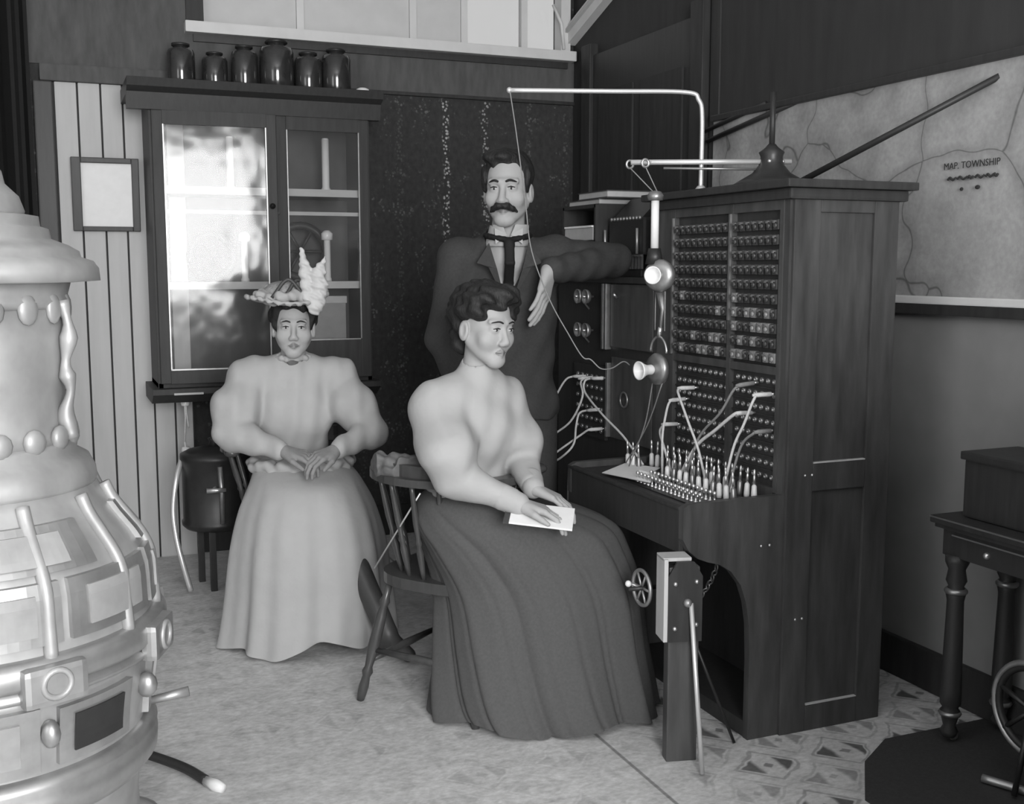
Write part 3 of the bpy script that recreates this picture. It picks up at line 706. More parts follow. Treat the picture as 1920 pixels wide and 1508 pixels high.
# key levers on the front of the shelf
km = MB(); km.lathe([(0, 0), (.007, 0), (.007, .006), (.003, .009), (.003, .022), (.006, .027), (.006, .034), (0, .038)], (0, 0, 0), 10)
kme = km.mesh('key_lever'); kme.materials.append(MATS['brass'])
for i in range(17):
    inst('key_lever', kme, sb, (1.735, 2.745 + .0235 * i, .722)); 
    inst('key_lever', kme, sb, (1.785, 2.745 + .0235 * i, .722))
MB().box(1.705, 1.815, 2.73, 3.14, .722, .726).build('key_plate', 'iron_dark', sb)
# plugs standing in the shelf
pm1 = MB(); pm1.lathe([(0, 0), (.0085, 0), (.0092, .010), (.0078, .040), (.005, .045)], (0, 0, 0), 12); pme1 = pm1.mesh('plug_sleeve'); pme1.materials.append(MATS['tube_white'])
pm2 = MB(); pm2.lathe([(.0042, .044), (.0042, .070), (.003, .072), (.0042, .075), (.0036, .088), (0, .093)], (0, 0, 0), 10); pme2 = pm2.mesh('plug_tip'); pme2.materials.append(MATS['brass'])
pm3 = MB(); pm3.lathe([(0, 0), (.0085, 0), (.0092, .010), (.0078, .040), (.005, .045)], (0, 0, 0), 12); pme3 = pm3.mesh('plug_sleeve_dull'); pme3.materials.append(MATS['brass_dull'])
for i in range(18):
    for j, x in enumerate((1.845, 1.925)):
        y = 2.735 + .0385 * i + (.012 if j else 0)
        if y > 3.40 or (j == 0 and 3.12 < y < 3.30): continue
        o = thing('cord_plug', (x, y, .722), 'upright brass tipped plug standing in the ' + ('rear' if j else 'front') + ' plug row of the keyshelf', 'plug', ('rear' if j else 'front') + ' row of plugs in the keyshelf')
        inst('sleeve', pme1 if (i + j) % 3 else pme3, o, (x, y, .722)); inst('tip', pme2, o, (x, y, .722))
        o.rotation_euler = (random.uniform(-.05, .05), random.uniform(-.05, .05), 0)

# lower left-hand section of the board
s2 = thing('side_switchboard', (2.15, 3.9, 0), 'lower dark board section beyond the main switchboard with two bell pairs', 'switchboard')
EY = 4.28
MB().box(BX + .012, BR, BY1 + .005, EY, 0, 1.355).build('body', 'wood_black', s2)
MB().box(BX - .012, BR + .01, BY1 + .002, EY + .01, 1.355, 1.378, bev=.004).build('top_board', 'wood_dark', s2)
MB().box(BX, BX + .012, BY1 + .01, 3.785, 1.112, 1.352, bev=.003).build('door_panel', 'wood_board', s2)
MB().box(BX, BX + .012, BY1 + .01, 3.775, .762, 1.075, bev=.003).build('door_panel', 'wood_board', s2)
MB().box(BX - .014, BX + .012, 3.800, 3.815, 1.10, 1.352, bev=.002).build('edge_strip', 'brass_dull', s2)
MB().box(BX - .014, BX + .012, 3.823, 3.838, 1.10, 1.352, bev=.002).build('edge_strip', 'brass_dull', s2)
MB().box(BX - .014, BX + .012, 3.782, 3.798, .762, 1.05, bev=.002).build('edge_strip', 'brass_dull', s2)
MB().box(BX - .002, BX + .012, 3.82, 4.10, .742, 1.03).build('jack_panel', 'wood_black', s2)
for i in range(6):
    for j in range(6): inst('jack', jme, s2, (BX - .004, 3.845 + .042 * i, .775 + .042 * j))
for z in (1.300, 1.168):
    for k, y in enumerate((3.925, 3.995)):
        M = Matrix.Translation((BX - .004, y, z)) @ Matrix.Rotation(-PI / 2, 4, 'Y')
        g = MB(M).lathe([(0.004, 0), (.006, .016), (.020, .018), (.027, .026), (.029, .038), (.027, .039), (.024, .028), (.006, .022), (0, .03)], (0, 0, 0), 20).build('bell_gong', 'nickel', s2)
        MB(M).lathe([(0, .02), (.006, .02), (.005, .045), (0, .048)], (0, 0, 0), 10).build('bell_post', 'brass', g)
    MB().tube([(BX - .004, 3.96, z - .05), (BX - .03, 3.96, z - .02), (BX - .032, 3.96, z - .005)], [.004, .003, .006], 8).build('bell_clapper', 'brass', s2)
MB().torus((BX - .006, 3.66, .92), .028, .004, 'x', 24, 6).build('ring_pull', 'brass_dull', s2)
MB().tube([(BX - .002, 3.73, 1.30), (BX - .02, 3.725, 1.315)], [.005, .006], 8).build('latch', 'brass', s2)

# rack with books and papers on the lower section
rk = thing('letter_rack', (2.2, 4.12, 1.378), 'dark open letter rack on the lower board section beside the standing person', 'rack')
for z in (1.385, 1.515, 1.655): MB().box(2.0, 2.3, 3.97, 4.27, z - .006, z + .006).build('shelf', 'wood_black', rk)
for y in (3.975, 4.265): MB().box(2.0, 2.3, y - .006, y + .006, 1.379, 1.661).build('side_panel', 'wood_black', rk)
MB().box(2.29, 2.30, 3.97, 4.27, 1.38, 1.66).build('back_panel', 'wood_black', rk)
def book(y0, y1, x0, x1, z, h, label):
    o = thing('book', ((x0 + x1) / 2, (y0 + y1) / 2, z), label, 'book', 'books on the letter rack')
    MB().box(x0 + .004, x1, y0 + .004, y1 - .004, z + .004, z + h - .004).build('pages', 'paper_grey', o)
    MB().box(x0, x1 + .004, y0, y1, z, z + .004).build('cover', 'leather_dark', o); MB().box(x0, x1 + .004, y0, y1, z + h - .004, z + h).build('cover', 'leather_dark', o)
book(3.98, 4.26, 2.02, 2.24, 1.6615, .024, 'lower dark ledger lying on the letter rack')
book(3.93, 4.19, 2.03, 2.22, 1.686, .030, 'thick upper dark ledger lying on the letter rack')
o = thing('paper_stack', (2.1, 4.12, 1.522), 'pale stack of papers in the upper letter rack slot', 'papers')
MB().box(2.0, 2.22, 3.99, 4.25, 1.522, 1.572, bev=.003).build('stack', 'paper_grey', o)
MB().box(1.995, 2.22, 3.992, 4.245, 1.5725, 1.580).build('top_sheet', 'paper', o)
o = MB().tube(spline([(2.02, 4.24, 1.44), (2.0, 4.2, 1.415), (2.0, 4.12, 1.412), (2.02, 4.03, 1.412)], 5), .02, 12).build('rolled_paper', 'paper_grey', loc=(2.0, 4.12, 1.392)); tag(o, 'curled pale roll of paper in the lower rack slot', 'paper roll')
# dark machine with rows of keys on the lower section
mc = thing('call_register', (2.15, 3.80, 1.378), 'dark metal machine with rows of keys between rack and switchboard', 'machine')
MB().box(2.04, 2.30, 3.655, 3.93, 1.46, 1.60, bev=.012).build('body', 'iron_dark', mc)
MB().prism([(2.05, 1.60), (2.28, 1.60), (2.28, 1.66), (2.13, 1.68)], 'y', 3.68, 3.915).build('hood', 'iron_dark', mc)
MB().box(2.03, 2.30, 3.65, 3.935, 1.3785, 1.405, bev=.004).build('base', 'iron_dark', mc)
tm = MB().box(-.004, .004, -.006, .006, 0, .05).mesh('key_tooth'); tm.materials.append(MATS['brass_dull'])
for i in range(12): inst('key_tooth', tm, mc, (2.045, 3.672 + .0222 * i, 1.408))
tm2 = MB().sphere((0, 0, 0), .008, 8).mesh('key_button'); tm2.materials.append(MATS['brass_dull'])
for i in range(10): inst('key_button', tm2, mc, (2.04, 3.68 + .025 * i, 1.598)); 
MB().box(2.03, 2.042, 3.655, 3.93, 1.455, 1.462).build('edge_bead', 'brass_dull', mc)
for y in (3.69, 3.95): MB().tube([(2.034, y, 1.465), (2.034, y, 1.56)], .006, 8).build('guide_post', 'nickel', mc)

# ------------------------------------------------------------------ rods, pedestal and the hanging transmitters
gp = thing('gooseneck_pipe', (2.0, 3.2, 1.666), 'pale bent pipe rising from the board top and reaching left', 'pipe')
MB().tube([(2.0, 3.2, 1.664)] + spline([(2.0, 3.2, 1.69), (2.0, 3.2, 1.90), (1.988, 3.203, 1.958), (1.945, 3.215, 1.982), (1.70, 3.28, 1.980), (1.395, 3.375, 1.979)], 8), .0075, 10).build('pipe', 'steel_rod', gp)
MB().lathe([(0, 0), (.018, 0), (.018, .006), (.011, .016), (0, .018)], (2.0, 3.2, 1.666), 14).build('flange', 'steel_rod', gp)
MB().sphere((1.39, 3.377, 1.979), .010, 8).build('end_eye', 'steel_rod', gp)
sg = MB().tube(spline([(1.392, 3.377, 1.975), (1.421, 3.394, 1.847), (1.43, 3.339, 1.623), (1.429, 3.286, 1.468), (1.453, 3.201, 1.317), (1.481, 3.121, 1.212), (1.497, 3.051, 1.144), (1.515, 3.03, 1.136), (1.545, 3.02, 1.108), (1.60, 3.05, 1.105), (1.66, 3.09, 1.12), (1.70, 3.12, 1.105)], 6), .0020, 6).build('suspension_string', 'cord_grey', loc=(1.5, 3.05, 1.14)); tag(sg, 'thin string running from the pale pipe past the standing person to the lower transmitter', 'string')
pd = thing('transmitter_stand', (2.12, 2.98, 1.666), 'dark bell shaped pedestal with upright rod on the board top', 'stand')
MB().lathe([(0, 1.666), (.115, 1.666), (.118, 1.676), (.095, 1.69), (.06, 1.71), (.04, 1.735), (.034, 1.76), (.04, 1.775), (.02, 1.79), (.012, 1.80), (0, 1.80)], (2.12, 2.98, 0), 32).build('base', 'iron_dark', pd)
MB().tube([(2.12, 2.98, 1.79), (2.12, 2.98, 1.96)], .009, 10).build('upright', 'iron_black', pd)
MB().tube([(2.18, 2.96, 1.747), (1.70, 3.13, 1.742)], .0085, 10).build('arm', 'steel_rod', pd)
MB().tube([(2.12, 2.98, 1.722), (1.80, 3.10, 1.725)], .004, 8).build('lower_arm', 'brass_dull', pd)
for k in range(4):
    a = PI / 4 + PI / 2 * k; MB().sphere((2.12 + .035 * math.cos(a), 2.98 + .035 * math.sin(a), 1.745), .007, 8).build('bolt', 'brass', pd)
for (x, y) in ((1.71, 3.155), (1.735, 3.10)):
    MB().torus((x, y, 1.738), .012, .004, 'y', 14, 6).build('pulley', 'brass', pd)

def transmitter(c, dirv, label, horn_w, low):
    o = thing('operator_transmitter', c, label, 'transmitter', 'hanging transmitters')
    M = frame(c, dirv)
    MB(M).lathe([(0, 0), (.040, 0), (.050, .006), (.052, .016), (.046, .026), (.03, .032), (0, .034)], (0, 0, 0), 28, M=Matrix.Translation((0, -.02, 0)) @ Matrix.Rotation(-PI / 2, 4, 'X')).build('case', 'brass_dull', o)
    pf = [(.012, .01), (.012, .022), (.018, .034), (.026, .050), (.028, .056), (.024, .055), (.014, .036), (.0, .032)] if not low else [(.012, .01), (.017, .02), (.016, .034), (.020, .046), (.029, .062), (.030, .068), (.026, .067), (.013, .045), (0, .04)]
    MB(M).lathe(pf, (0, 0, 0), 24, M=Matrix.Rotation(-PI / 2, 4, 'X')).build('mouthpiece', horn_w, o)
    return o, M
u, MU = transmitter((1.775, 3.075, 1.390), (-.75, -.62, 0.02), 'upper hanging transmitter with round pale mouthpiece below a pale tube', 'porcelain', False)
l, ML_ = transmitter((1.775, 3.085, 1.092), (-.97, -.12, -.02), 'lower hanging transmitter with flared white mouthpiece', 'porcelain', True)
MB().tube([(1.775, 3.105, 1.475), (1.775, 3.105, 1.625)], .013, 12).build('weight_tube', 'tube_white', u)
MB().tube([(1.775, 3.105, 1.425), (1.775, 3.105, 1.475)], [.03, .02], 12).build('yoke', 'iron_dark', u)
MB().lathe([(0, 1.622), (.024, 1.625), (.026, 1.64), (.018, 1.652), (0, 1.656)], (1.775, 3.105, 0), 14).build('tube_cap', 'brass_dull', u)
for (x, y) in ((1.71, 3.155), (1.735, 3.10)): MB().tube([(x, y, 1.728), (1.775, 3.105 + (y - 3.13) * .4, 1.65)], .002, 5).build('hanging_cord', 'cord_grey', u)
MB().tube([(1.795, 3.10, 1.35), (1.80, 3.09, 1.28), (1.79, 3.085, 1.22)], [.02, .008, .005], 10).build('tail', 'brass_dull', u)
MB().torus((1.79, 3.095, 1.145), .05, .004, 'x', 20, 6, a0=0, a1=PI).build('bail', 'brass', l)
MB().tube([(1.79, 3.095, 1.195), (1.79, 3.085, 1.225)], .008, 8).build('swivel', 'brass', l)
for s_ in (-.03, .03): MB().tube([(1.79, 3.09 + s_, 1.34), (1.79, 3.09 + s_, 1.215)], .0022, 5).build('hanging_cord', 'cord_grey', l)
for (a, b_) in (((1.785, 3.12, 1.05), (1.80, 3.30, .74)), ((1.785, 3.06, 1.05), (1.82, 3.36, .74))):
    MB().tube(spline([a, ((a[0] + b_[0]) / 2 + .01, (a[1] + b_[1]) / 2 - .01, (a[2] + b_[2]) / 2), b_], 5), .0022, 5).build('flex', 'cord_grey', l)

# ------------------------------------------------------------------ patch cords
def patch_cord(pts, label, r=.0042, m='cord_white', plugs=(True, False)):
    P = [Vector(p) for p in pts]
    o = thing('patch_cord', tuple(P[-1]), label, 'cord', 'patch cords on the switchboard')
    def plug(a, b):
        d = (b - a).normalized()
        MB().tube([a + d * .002, a + d * .045, a + d * .06], [.0068, .0072, r], 10).build('plug', m, o)
        MB().tube([a - d * .012, a + d * .004], .004, 8).build('plug_tip', 'brass', o)
    if plugs[0]: plug(P[0], P[1])
    if plugs[1]: plug(P[-1], P[-2])
    MB().tube(spline(P, 8), r, 8).build('cord', m, o)
patch_cord([[1.97, 3.974, 0.98], [1.93, 4.014, 0.978], [1.9, 4.051, 0.945], [1.86, 4.145, 0.782], [1.85, 4.231, 0.658], [1.80, 4.148, 0.615], [1.80, 4.012, 0.641], [1.84, 3.93, 0.702], [1.9, 3.876, 0.762], [1.92, 3.846, 0.784], [1.97, 3.83, 0.788]], 'white patch cord with the widest loop by the elbow of the person in blouse', plugs=(True, True))
patch_cord([[1.97, 3.917, 0.981], [1.945, 3.933, 0.978], [1.92, 3.925, 0.961], [1.9, 3.869, 0.911], [1.87, 3.911, 0.812], [1.83, 4.013, 0.734], [1.80, 4.023, 0.668], [1.80, 3.927, 0.653], [1.82, 3.851, 0.694], [1.86, 3.858, 0.734], [1.89, 3.903, 0.791], [1.91, 3.917, 0.839], [1.935, 3.901, 0.853], [1.97, 3.854, 0.861]], 'white patch cord with the smaller inner loop', plugs=(True, True))
patch_cord([[1.97, 3.825, 0.987], [1.94, 3.876, 0.982], [1.92, 3.892, 0.968], [1.91, 3.861, 0.926], [1.9, 3.695, 0.863], [1.895, 3.515, 0.804], [1.89, 3.363, 0.728]], 'white patch cord running straight down to the far plugs')
patch_cord([[1.97, 3.163, 1.017], [1.93, 3.175, 1.016], [1.91, 3.172, 1.01], [1.9, 3.144, 0.99], [1.89, 3.072, 0.92], [1.88, 2.989, 0.837], [1.87, 2.92, 0.728]], 'white patch cord slanting right from the jack under the lower transmitter')
patch_cord([[1.97, 3.219, 0.973], [1.93, 3.228, 0.97], [1.91, 3.229, 0.959], [1.9, 3.235, 0.907], [1.89, 3.233, 0.844], [1.86, 3.178, 0.728]], 'white patch cord hanging nearly straight down at the left of the main field')
patch_cord([[1.97, 3.267, 0.881], [1.93, 3.274, 0.881], [1.91, 3.276, 0.87], [1.9, 3.265, 0.849], [1.89, 3.222, 0.813], [1.86, 3.11, 0.728]], 'short white patch cord in the lowest left jack')
patch_cord([[1.97, 2.824, 1.066], [1.93, 2.835, 1.06], [1.91, 2.848, 1.042], [1.9, 2.902, 0.967], [1.89, 3.006, 0.874], [1.88, 3.068, 0.728]], 'grey patch cord from the topmost right jack slanting left', m='cord_grey')
patch_cord([[1.97, 2.735, 1.041], [1.93, 2.746, 1.039], [1.91, 2.743, 1.022], [1.9, 2.772, 0.95], [1.89, 2.81, 0.872], [1.87, 2.832, 0.728]], 'white patch cord in the rightmost jack slanting down left')
patch_cord([[1.97, 2.833, 0.973], [1.93, 2.831, 0.974], [1.91, 2.841, 0.969], [1.9, 2.93, 0.908], [1.89, 3.021, 0.844], [1.87, 3.094, 0.728]], 'thick white patch cord crossing the others low to the left', r=.0055)
patch_cord([[1.97, 2.733, 0.931], [1.93, 2.733, 0.93], [1.91, 2.739, 0.924], [1.9, 2.788, 0.875], [1.88, 2.822, 0.728]], 'short grey patch cord in the lowest right jack', m='cord_grey')

# papers on the keyshelf
def sheet(corners, z, label, curl=.0, th=.0016):
    a, b_, c_, e = [Vector((p[0], p[1], 0)) for p in corners]; n = 8; vs = []; fs = []
    for k in (0, 1):
        for j in range(n + 1):
            for i in range(n + 1):
                p = a.lerp(b_, i / n).lerp(e.lerp(c_, i / n), j / n)
                vs.append((p.x, p.y, z + k * th + curl * (max(0, i / n - .6) ** 2) * 3 + .004 * math.sin(i * .7) * (j / n)  * (1 if curl else 0)))
    N = (n + 1) ** 2
    for j in range(n):
        for i in range(n):
            q = j * (n + 1) + i; fs.append((N + q, N + q + 1, N + q + n + 2, N + q + n + 1)); fs.append((q, q + n + 1, q + n + 2, q + 1))
    o = MB().add(vs, fs, True).build('paper_sheet', 'paper', loc=(a.x, a.y, z)); tag(o, label, 'paper', 'papers on the keyshelf'); return o
sheet([(1.672, 3.255), (1.83, 3.385), (1.90, 3.26), (1.72, 3.10)], .733, 'large white sheet of paper on the far end of the keyshelf', .0)
sheet([(1.70, 3.12), (1.78, 3.19), (1.80, 3.10), (1.73, 3.03)], .736, 'small white slip of paper beside the large sheet on the keyshelf', .02)

# ------------------------------------------------------------------ ringing generator stand in front of the shelf
gs = thing('generator_stand', (1.63, 2.64, 0), 'wooden post with bolted plate and brace rods before the switchboard', 'stand')
RZ = Matrix.Translation((1.625, 2.655, 0)) @ Matrix.Rotation(math.radians(-14), 4, 'Z')
MB(RZ).box(-.045, .045, -.022, .022, 0, .575, bev=.004).build('post', 'wood_board', gs)
MB(RZ).prism([(-.05, .36), (.05, .36), (.05, .55), (.025, .592), (-.025, .592), (-.05, .55)], 'y', -.032, -.022).build('bearing_plate', 'wood_dark', gs)
for (x, z) in ((-.03, .53), (.032, .535), (-.03, .40), (.032, .41)): MB(RZ).sphere((x, -.034, z), .007, 8).build('bolt', 'brass', gs)
MB(RZ).sphere((.005, -.038, .475), .013, 10).build('pivot_bolt', 'nickel', gs)
MB(RZ).box(-.062, -.050, -.03, .05, .36, .60, bev=.002).build('edge_board', 'wood_light_edge', gs)
MB(RZ).box(-.062, .02, -.020, .05, .592, .602, bev=.002).build('edge_board', 'wood_light_edge', gs)
MB().tube([(1.63, 2.614, .475), (1.625, 2.53, .006)], .007, 10).build('brace_rod', 'steel_rod', gs)
MB().tube([(1.665, 2.66, .36), (1.825, 2.672, .006)], .005, 8).build('brace_rod', 'iron_dark', gs)
wh = MB().torus((1.575, 2.80, .475), .052, .006, 'x', 32, 8).build('hand_wheel', 'nickel', gs)
for k in range(6):
    a = PI * k / 3; MB().tube([(1.575, 2.80, .475), (1.575, 2.80 + .05 * math.cos(a), .475 + .05 * math.sin(a))], .004, 6).build('spoke', 'nickel', wh)
MB().tube([(1.62, 2.79, .475), (1.53, 2.80, .475)], .007, 8).build('wheel_axle', 'iron_dark', gs)
MB().tube([(1.575, 2.80, .475), (1.54, 2.80, .49)], [.005, .004], 8).build('crank_arm', 'nickel', wh)
MB().sphere((1.53, 2.80, .492), .010, 8).build('crank_knob', 'porcelain', wh)
MB().tube([(1.62, 2.79, .475), (1.615, 2.68, .475)], .007, 8).build('axle_bracket', 'iron_dark', gs)
# the chain under the keyshelf
ch = thing('hanging_chain', (2.0, 3.05, .43), 'short metal chain hanging inside the kneehole arch', 'chain')
P = spline([(1.98, 2.98, .56), (1.99, 3.04, .43), (2.0, 3.12, .33), (2.0, 3.22, .245), (2.0, 3.30, .21)], 5)
lk = MB().torus((0, 0, 0), .009, .003, 'z', 12, 5); lme = lk.mesh('link'); lme.materials.append(MATS['nickel'])
for v in lme.vertices: v.co.x *= 1.5
for i, p in enumerate(P):
    q = P[min(i + 1, len(P) - 1)] - P[max(i - 1, 0)]
    o = inst('link', lme, ch, p); e = q.to_track_quat('X', 'Z').to_euler(); o.rotation_euler = (q.to_track_quat('X', 'Z').to_matrix().to_4x4() @ Matrix.Rotation(PI / 2 * (i % 2), 4, 'X')).to_euler()

mt = thing('floor_shade_sheet', (2.3, 2.0, 0), 'dark sheet added for the floor shade under the table at the lower right', 'shade sheet')
MB().prism([(1.93, 1.2), (2.65, 1.2), (2.65, 2.52), (2.26, 2.52), (2.10, 2.42), (1.95, 2.24)], 'z', 0, .006).build('shade_sheet_body', 'cloth_coat', mt)  # dark sheet cut to the shaded floor area, added to deepen that shade
# ------------------------------------------------------------------ dark table at the right edge
tb = thing('side_table', (2.5, 2.1, 0), 'dark table with turned leg against the right wall', 'table')
MB().box(2.375, 2.655, 1.55, 2.50, .668, .690, bev=.004).build('table_top', 'wood_dark', tb)
MB().box(2.385, 2.655, 1.56, 2.49, .655, .667, bev=.003).build('top_moulding', 'wood_dark', tb)
MB().box(2.40, 2.645, 1.58, 2.47, .575, .655, bev=.003).build('apron', 'wood_black', tb)
lp = [(0, .020), (.03, .026), (.06, .018), (.10, .024), (.14, .030), (.16, .022), (.18, .030), (.25, .030), (.5, .027), (.75, .024), (.80, .030), (.83, .022), (.86, .03), (.92, .024), (.96, .034), (1, .034)]
for (x, y) in ((2.42, 2.43), (2.62, 2.43), (2.42, 1.62), (2.62, 1.62)):
    lg = MB().turned((x, y, .026), (x, y, .58), lp, 16).build('leg', 'wood_black', tb)
    MB().turned((x, y, .462), (x, y, .48), [(0, .028), (.3, .033), (.7, .033), (1, .028)], 16).build('ferrule', 'brass_dull', lg)
    MB().turned((x, y, .09), (x, y, .105), [(0, .03), (.5, .034), (1, .03)], 16).build('ferrule', 'brass_dull', lg)
    MB().torus((x + .02, y, .0225), .010, .006, 'y', 14, 6).build('caster', 'brass_dull', lg)
MB().sphere((2.398, 2.30, .61), .011, 10).build('drawer_knob', 'brass', tb)
MB().box(2.372, 2.376, 1.55, 2.50, .684, .688).build('worn_edge', 'brass_dull', tb)
MB().box(2.383, 2.386, 1.56, 2.42, .642, .646).build('worn_edge', 'brass_dull', tb)
bx = thing('dark_box', (2.54, 2.05, .692), 'long dark box standing on the table by the right wall', 'box')
MB().box(2.44, 2.65, 1.60, 2.44, .692, .86, bev=.006).build('body', 'wood_black', bx); MB().box(2.43, 2.655, 1.59, 2.45, .86, .885, bev=.006).build('lid', 'wood_black', bx)
wl = thing('iron_wheel', (2.36, 2.10, 0), 'pale rimmed iron wheel at the right edge beside the table leg', 'wheel')
MB().torus((2.36, 2.085, .245), .125, .009, 'x', 48, 8).build('rim', 'nickel', wl)
MB().torus((2.362, 2.085, .245), .112, .010, 'x', 48, 8).build('tyre', 'iron_black', wl)
for k in range(6):
    a = PI * k / 3 + .3; MB().tube([(2.36, 2.085, .245), (2.36, 2.085 + .118 * math.cos(a), .245 + .118 * math.sin(a))], .007, 8).build('spoke', 'iron_dark', wl)
MB().sphere((2.36, 2.085, .245), .022, 10).build('hub', 'iron_dark', wl)
for s_ in (-1, 1): MB().tube([(2.36, 2.085, .245), (2.36 + .045 * s_, 2.085, .015)], .008, 8).build('fork', 'iron_dark', wl)
MB().tube(spline([(2.31, 2.19, .019), (2.35, 2.10, .020), (2.40, 1.98, .019)], 5), .012, 8).build('foot_bar', 'nickel', wl)

# ------------------------------------------------------------------ chairs
LEGP = [(0, .012), (.05, .015), (.12, .017), (.2, .013), (.24, .019), (.28, .013), (.45, .020), (.7, .018), (.78, .012), (.82, .018), (.86, .012), (1, .013)]
SPINP = [(0, .007), (.1, .009), (.3, .012), (.36, .008), (.4, .012), (.44, .008), (.6, .011), (.9, .008), (1, .007)]
def windsor(loc, fwd, label, arms, back_h, name='windsor_chair', spin_n=9, wire=False):
    M = frame((loc[0], loc[1], 0), fwd)
    t = thing(name, (loc[0], loc[1], 0), label, 'chair', 'windsor chairs')
    sz = .43
    prof = []
    for i in range(32):
        a = 2 * PI * i / 32; c, s = math.cos(a), math.sin(a)
        prof.append((.215 * math.copysign(abs(c) ** .7, c), .205 * math.copysign(abs(s) ** .7, s)))
    MB(M).prism(prof, 'z', sz - .035, sz).build('seat', 'wood_chair', t)
    feet = []
    for sx in (-1, 1):
        for sy in (-1, 1):
            a = (sx * .155, sy * .145, sz - .03); b = (sx * .225, sy * .225, 0)
            MB(M).turned(b, a, LEGP, 12).build('leg', 'wood_chair', t); feet.append((sx, sy))
    def L(sx, sy, k): return Vector((sx * (.225 - .07 * k), sy * (.225 - .08 * k), k * (sz - .03)))
    for sx in (-1, 1):
        MB(M).turned(L(sx, -1, .33), L(sx, 1, .33), [(0, .008), (.5, .014), (1, .008)], 10).build('stretcher', 'wood_chair', t)
    for sy in (-1, 1):
        MB(M).turned(L(-1, sy, .42), L(1, sy, .42), [(0, .008), (.5, .014), (1, .008)], 10).build('stretcher', 'wood_chair', t)
    # U-shaped rail
    a0, a1 = (-28, 208) if arms else (-8, 188)
    rail = []; sp = []
    for i in range(25):
        a = math.radians(a0 + (a1 - a0) * i / 24)
        rail.append(Vector((.255 * math.cos(a), -.255 * math.sin(a) * .95, back_h)))
    if arms: rail = [rail[0] + Vector((.0, .05, 0))] + rail + [rail[-1] + Vector((.0, .05, 0))]
    mb = MB(M)
    vs = []; fs = []
    for i, p in enumerate(rail):
        o = Vector((p.x, p.y, 0)).normalized(); w = .024
        for (dx, dz) in ((-w, -.012), (w, -.012), (w, .012), (-w, .012)): vs.append(p + o * dx + Vector((0, 0, dz)))
    n = len(rail)
    for i in range(n - 1):
        for k in range(4): fs.append((i * 4 + k, i * 4 + (k + 1) % 4, i * 4 + 4 + (k + 1) % 4, i * 4 + 4 + k))
    fs += [(0, 1, 2, 3), (n * 4 - 1, n * 4 - 2, n * 4 - 3, n * 4 - 4)]
    mb.add(vs, fs, False).build('arm_rail', 'wood_chair', t)
    for k in (0, -1): MB(M).sphere(rail[k], (.030, .034, .018), 12).build('arm_end', 'wood_chair', t)
    # crest block
    cr = []
    for i in range(13):
        a = math.radians(40 + 100 * i / 12); cr.append((.25 * math.cos(a), -.25 * math.sin(a) * .95))
    inner = [(x * .90, y * .90) for x, y in cr]
    MB(M).prism(cr + inner[::-1], 'z', back_h + .012, back_h + .05).build('crest', 'wood_chair', t)
    for i in range(spin_n):
        a = math.radians(a0 + 10 + (a1 - a0 - 20) * i / (spin_n - 1))
        b = (.175 * math.cos(a), -.175 * math.sin(a), sz - .005); e = (.25 * math.cos(a), -.25 * math.sin(a) * .95, back_h - .008)
        MB(M).turned(b, e, SPINP, 8).build('spindle', 'wood_chair', t)
    return t, M
wc, MC = windsor((1.195, 3.385), (.80, .60, 0), 'turned spindle armchair under the person in dark skirt', True, .755, spin_n=11)
MB().tube([(.935, 3.43, .44), (1.0, 3.31, .62), (1.03, 3.23, .72)], .003, 6).build('brace_wire', 'steel_rod', wc)
wc2, MC2 = windsor((.865, 4.40), (-.19, -.98, 0), 'spindle armchair under the person in hat', True, .71, spin_n=11)

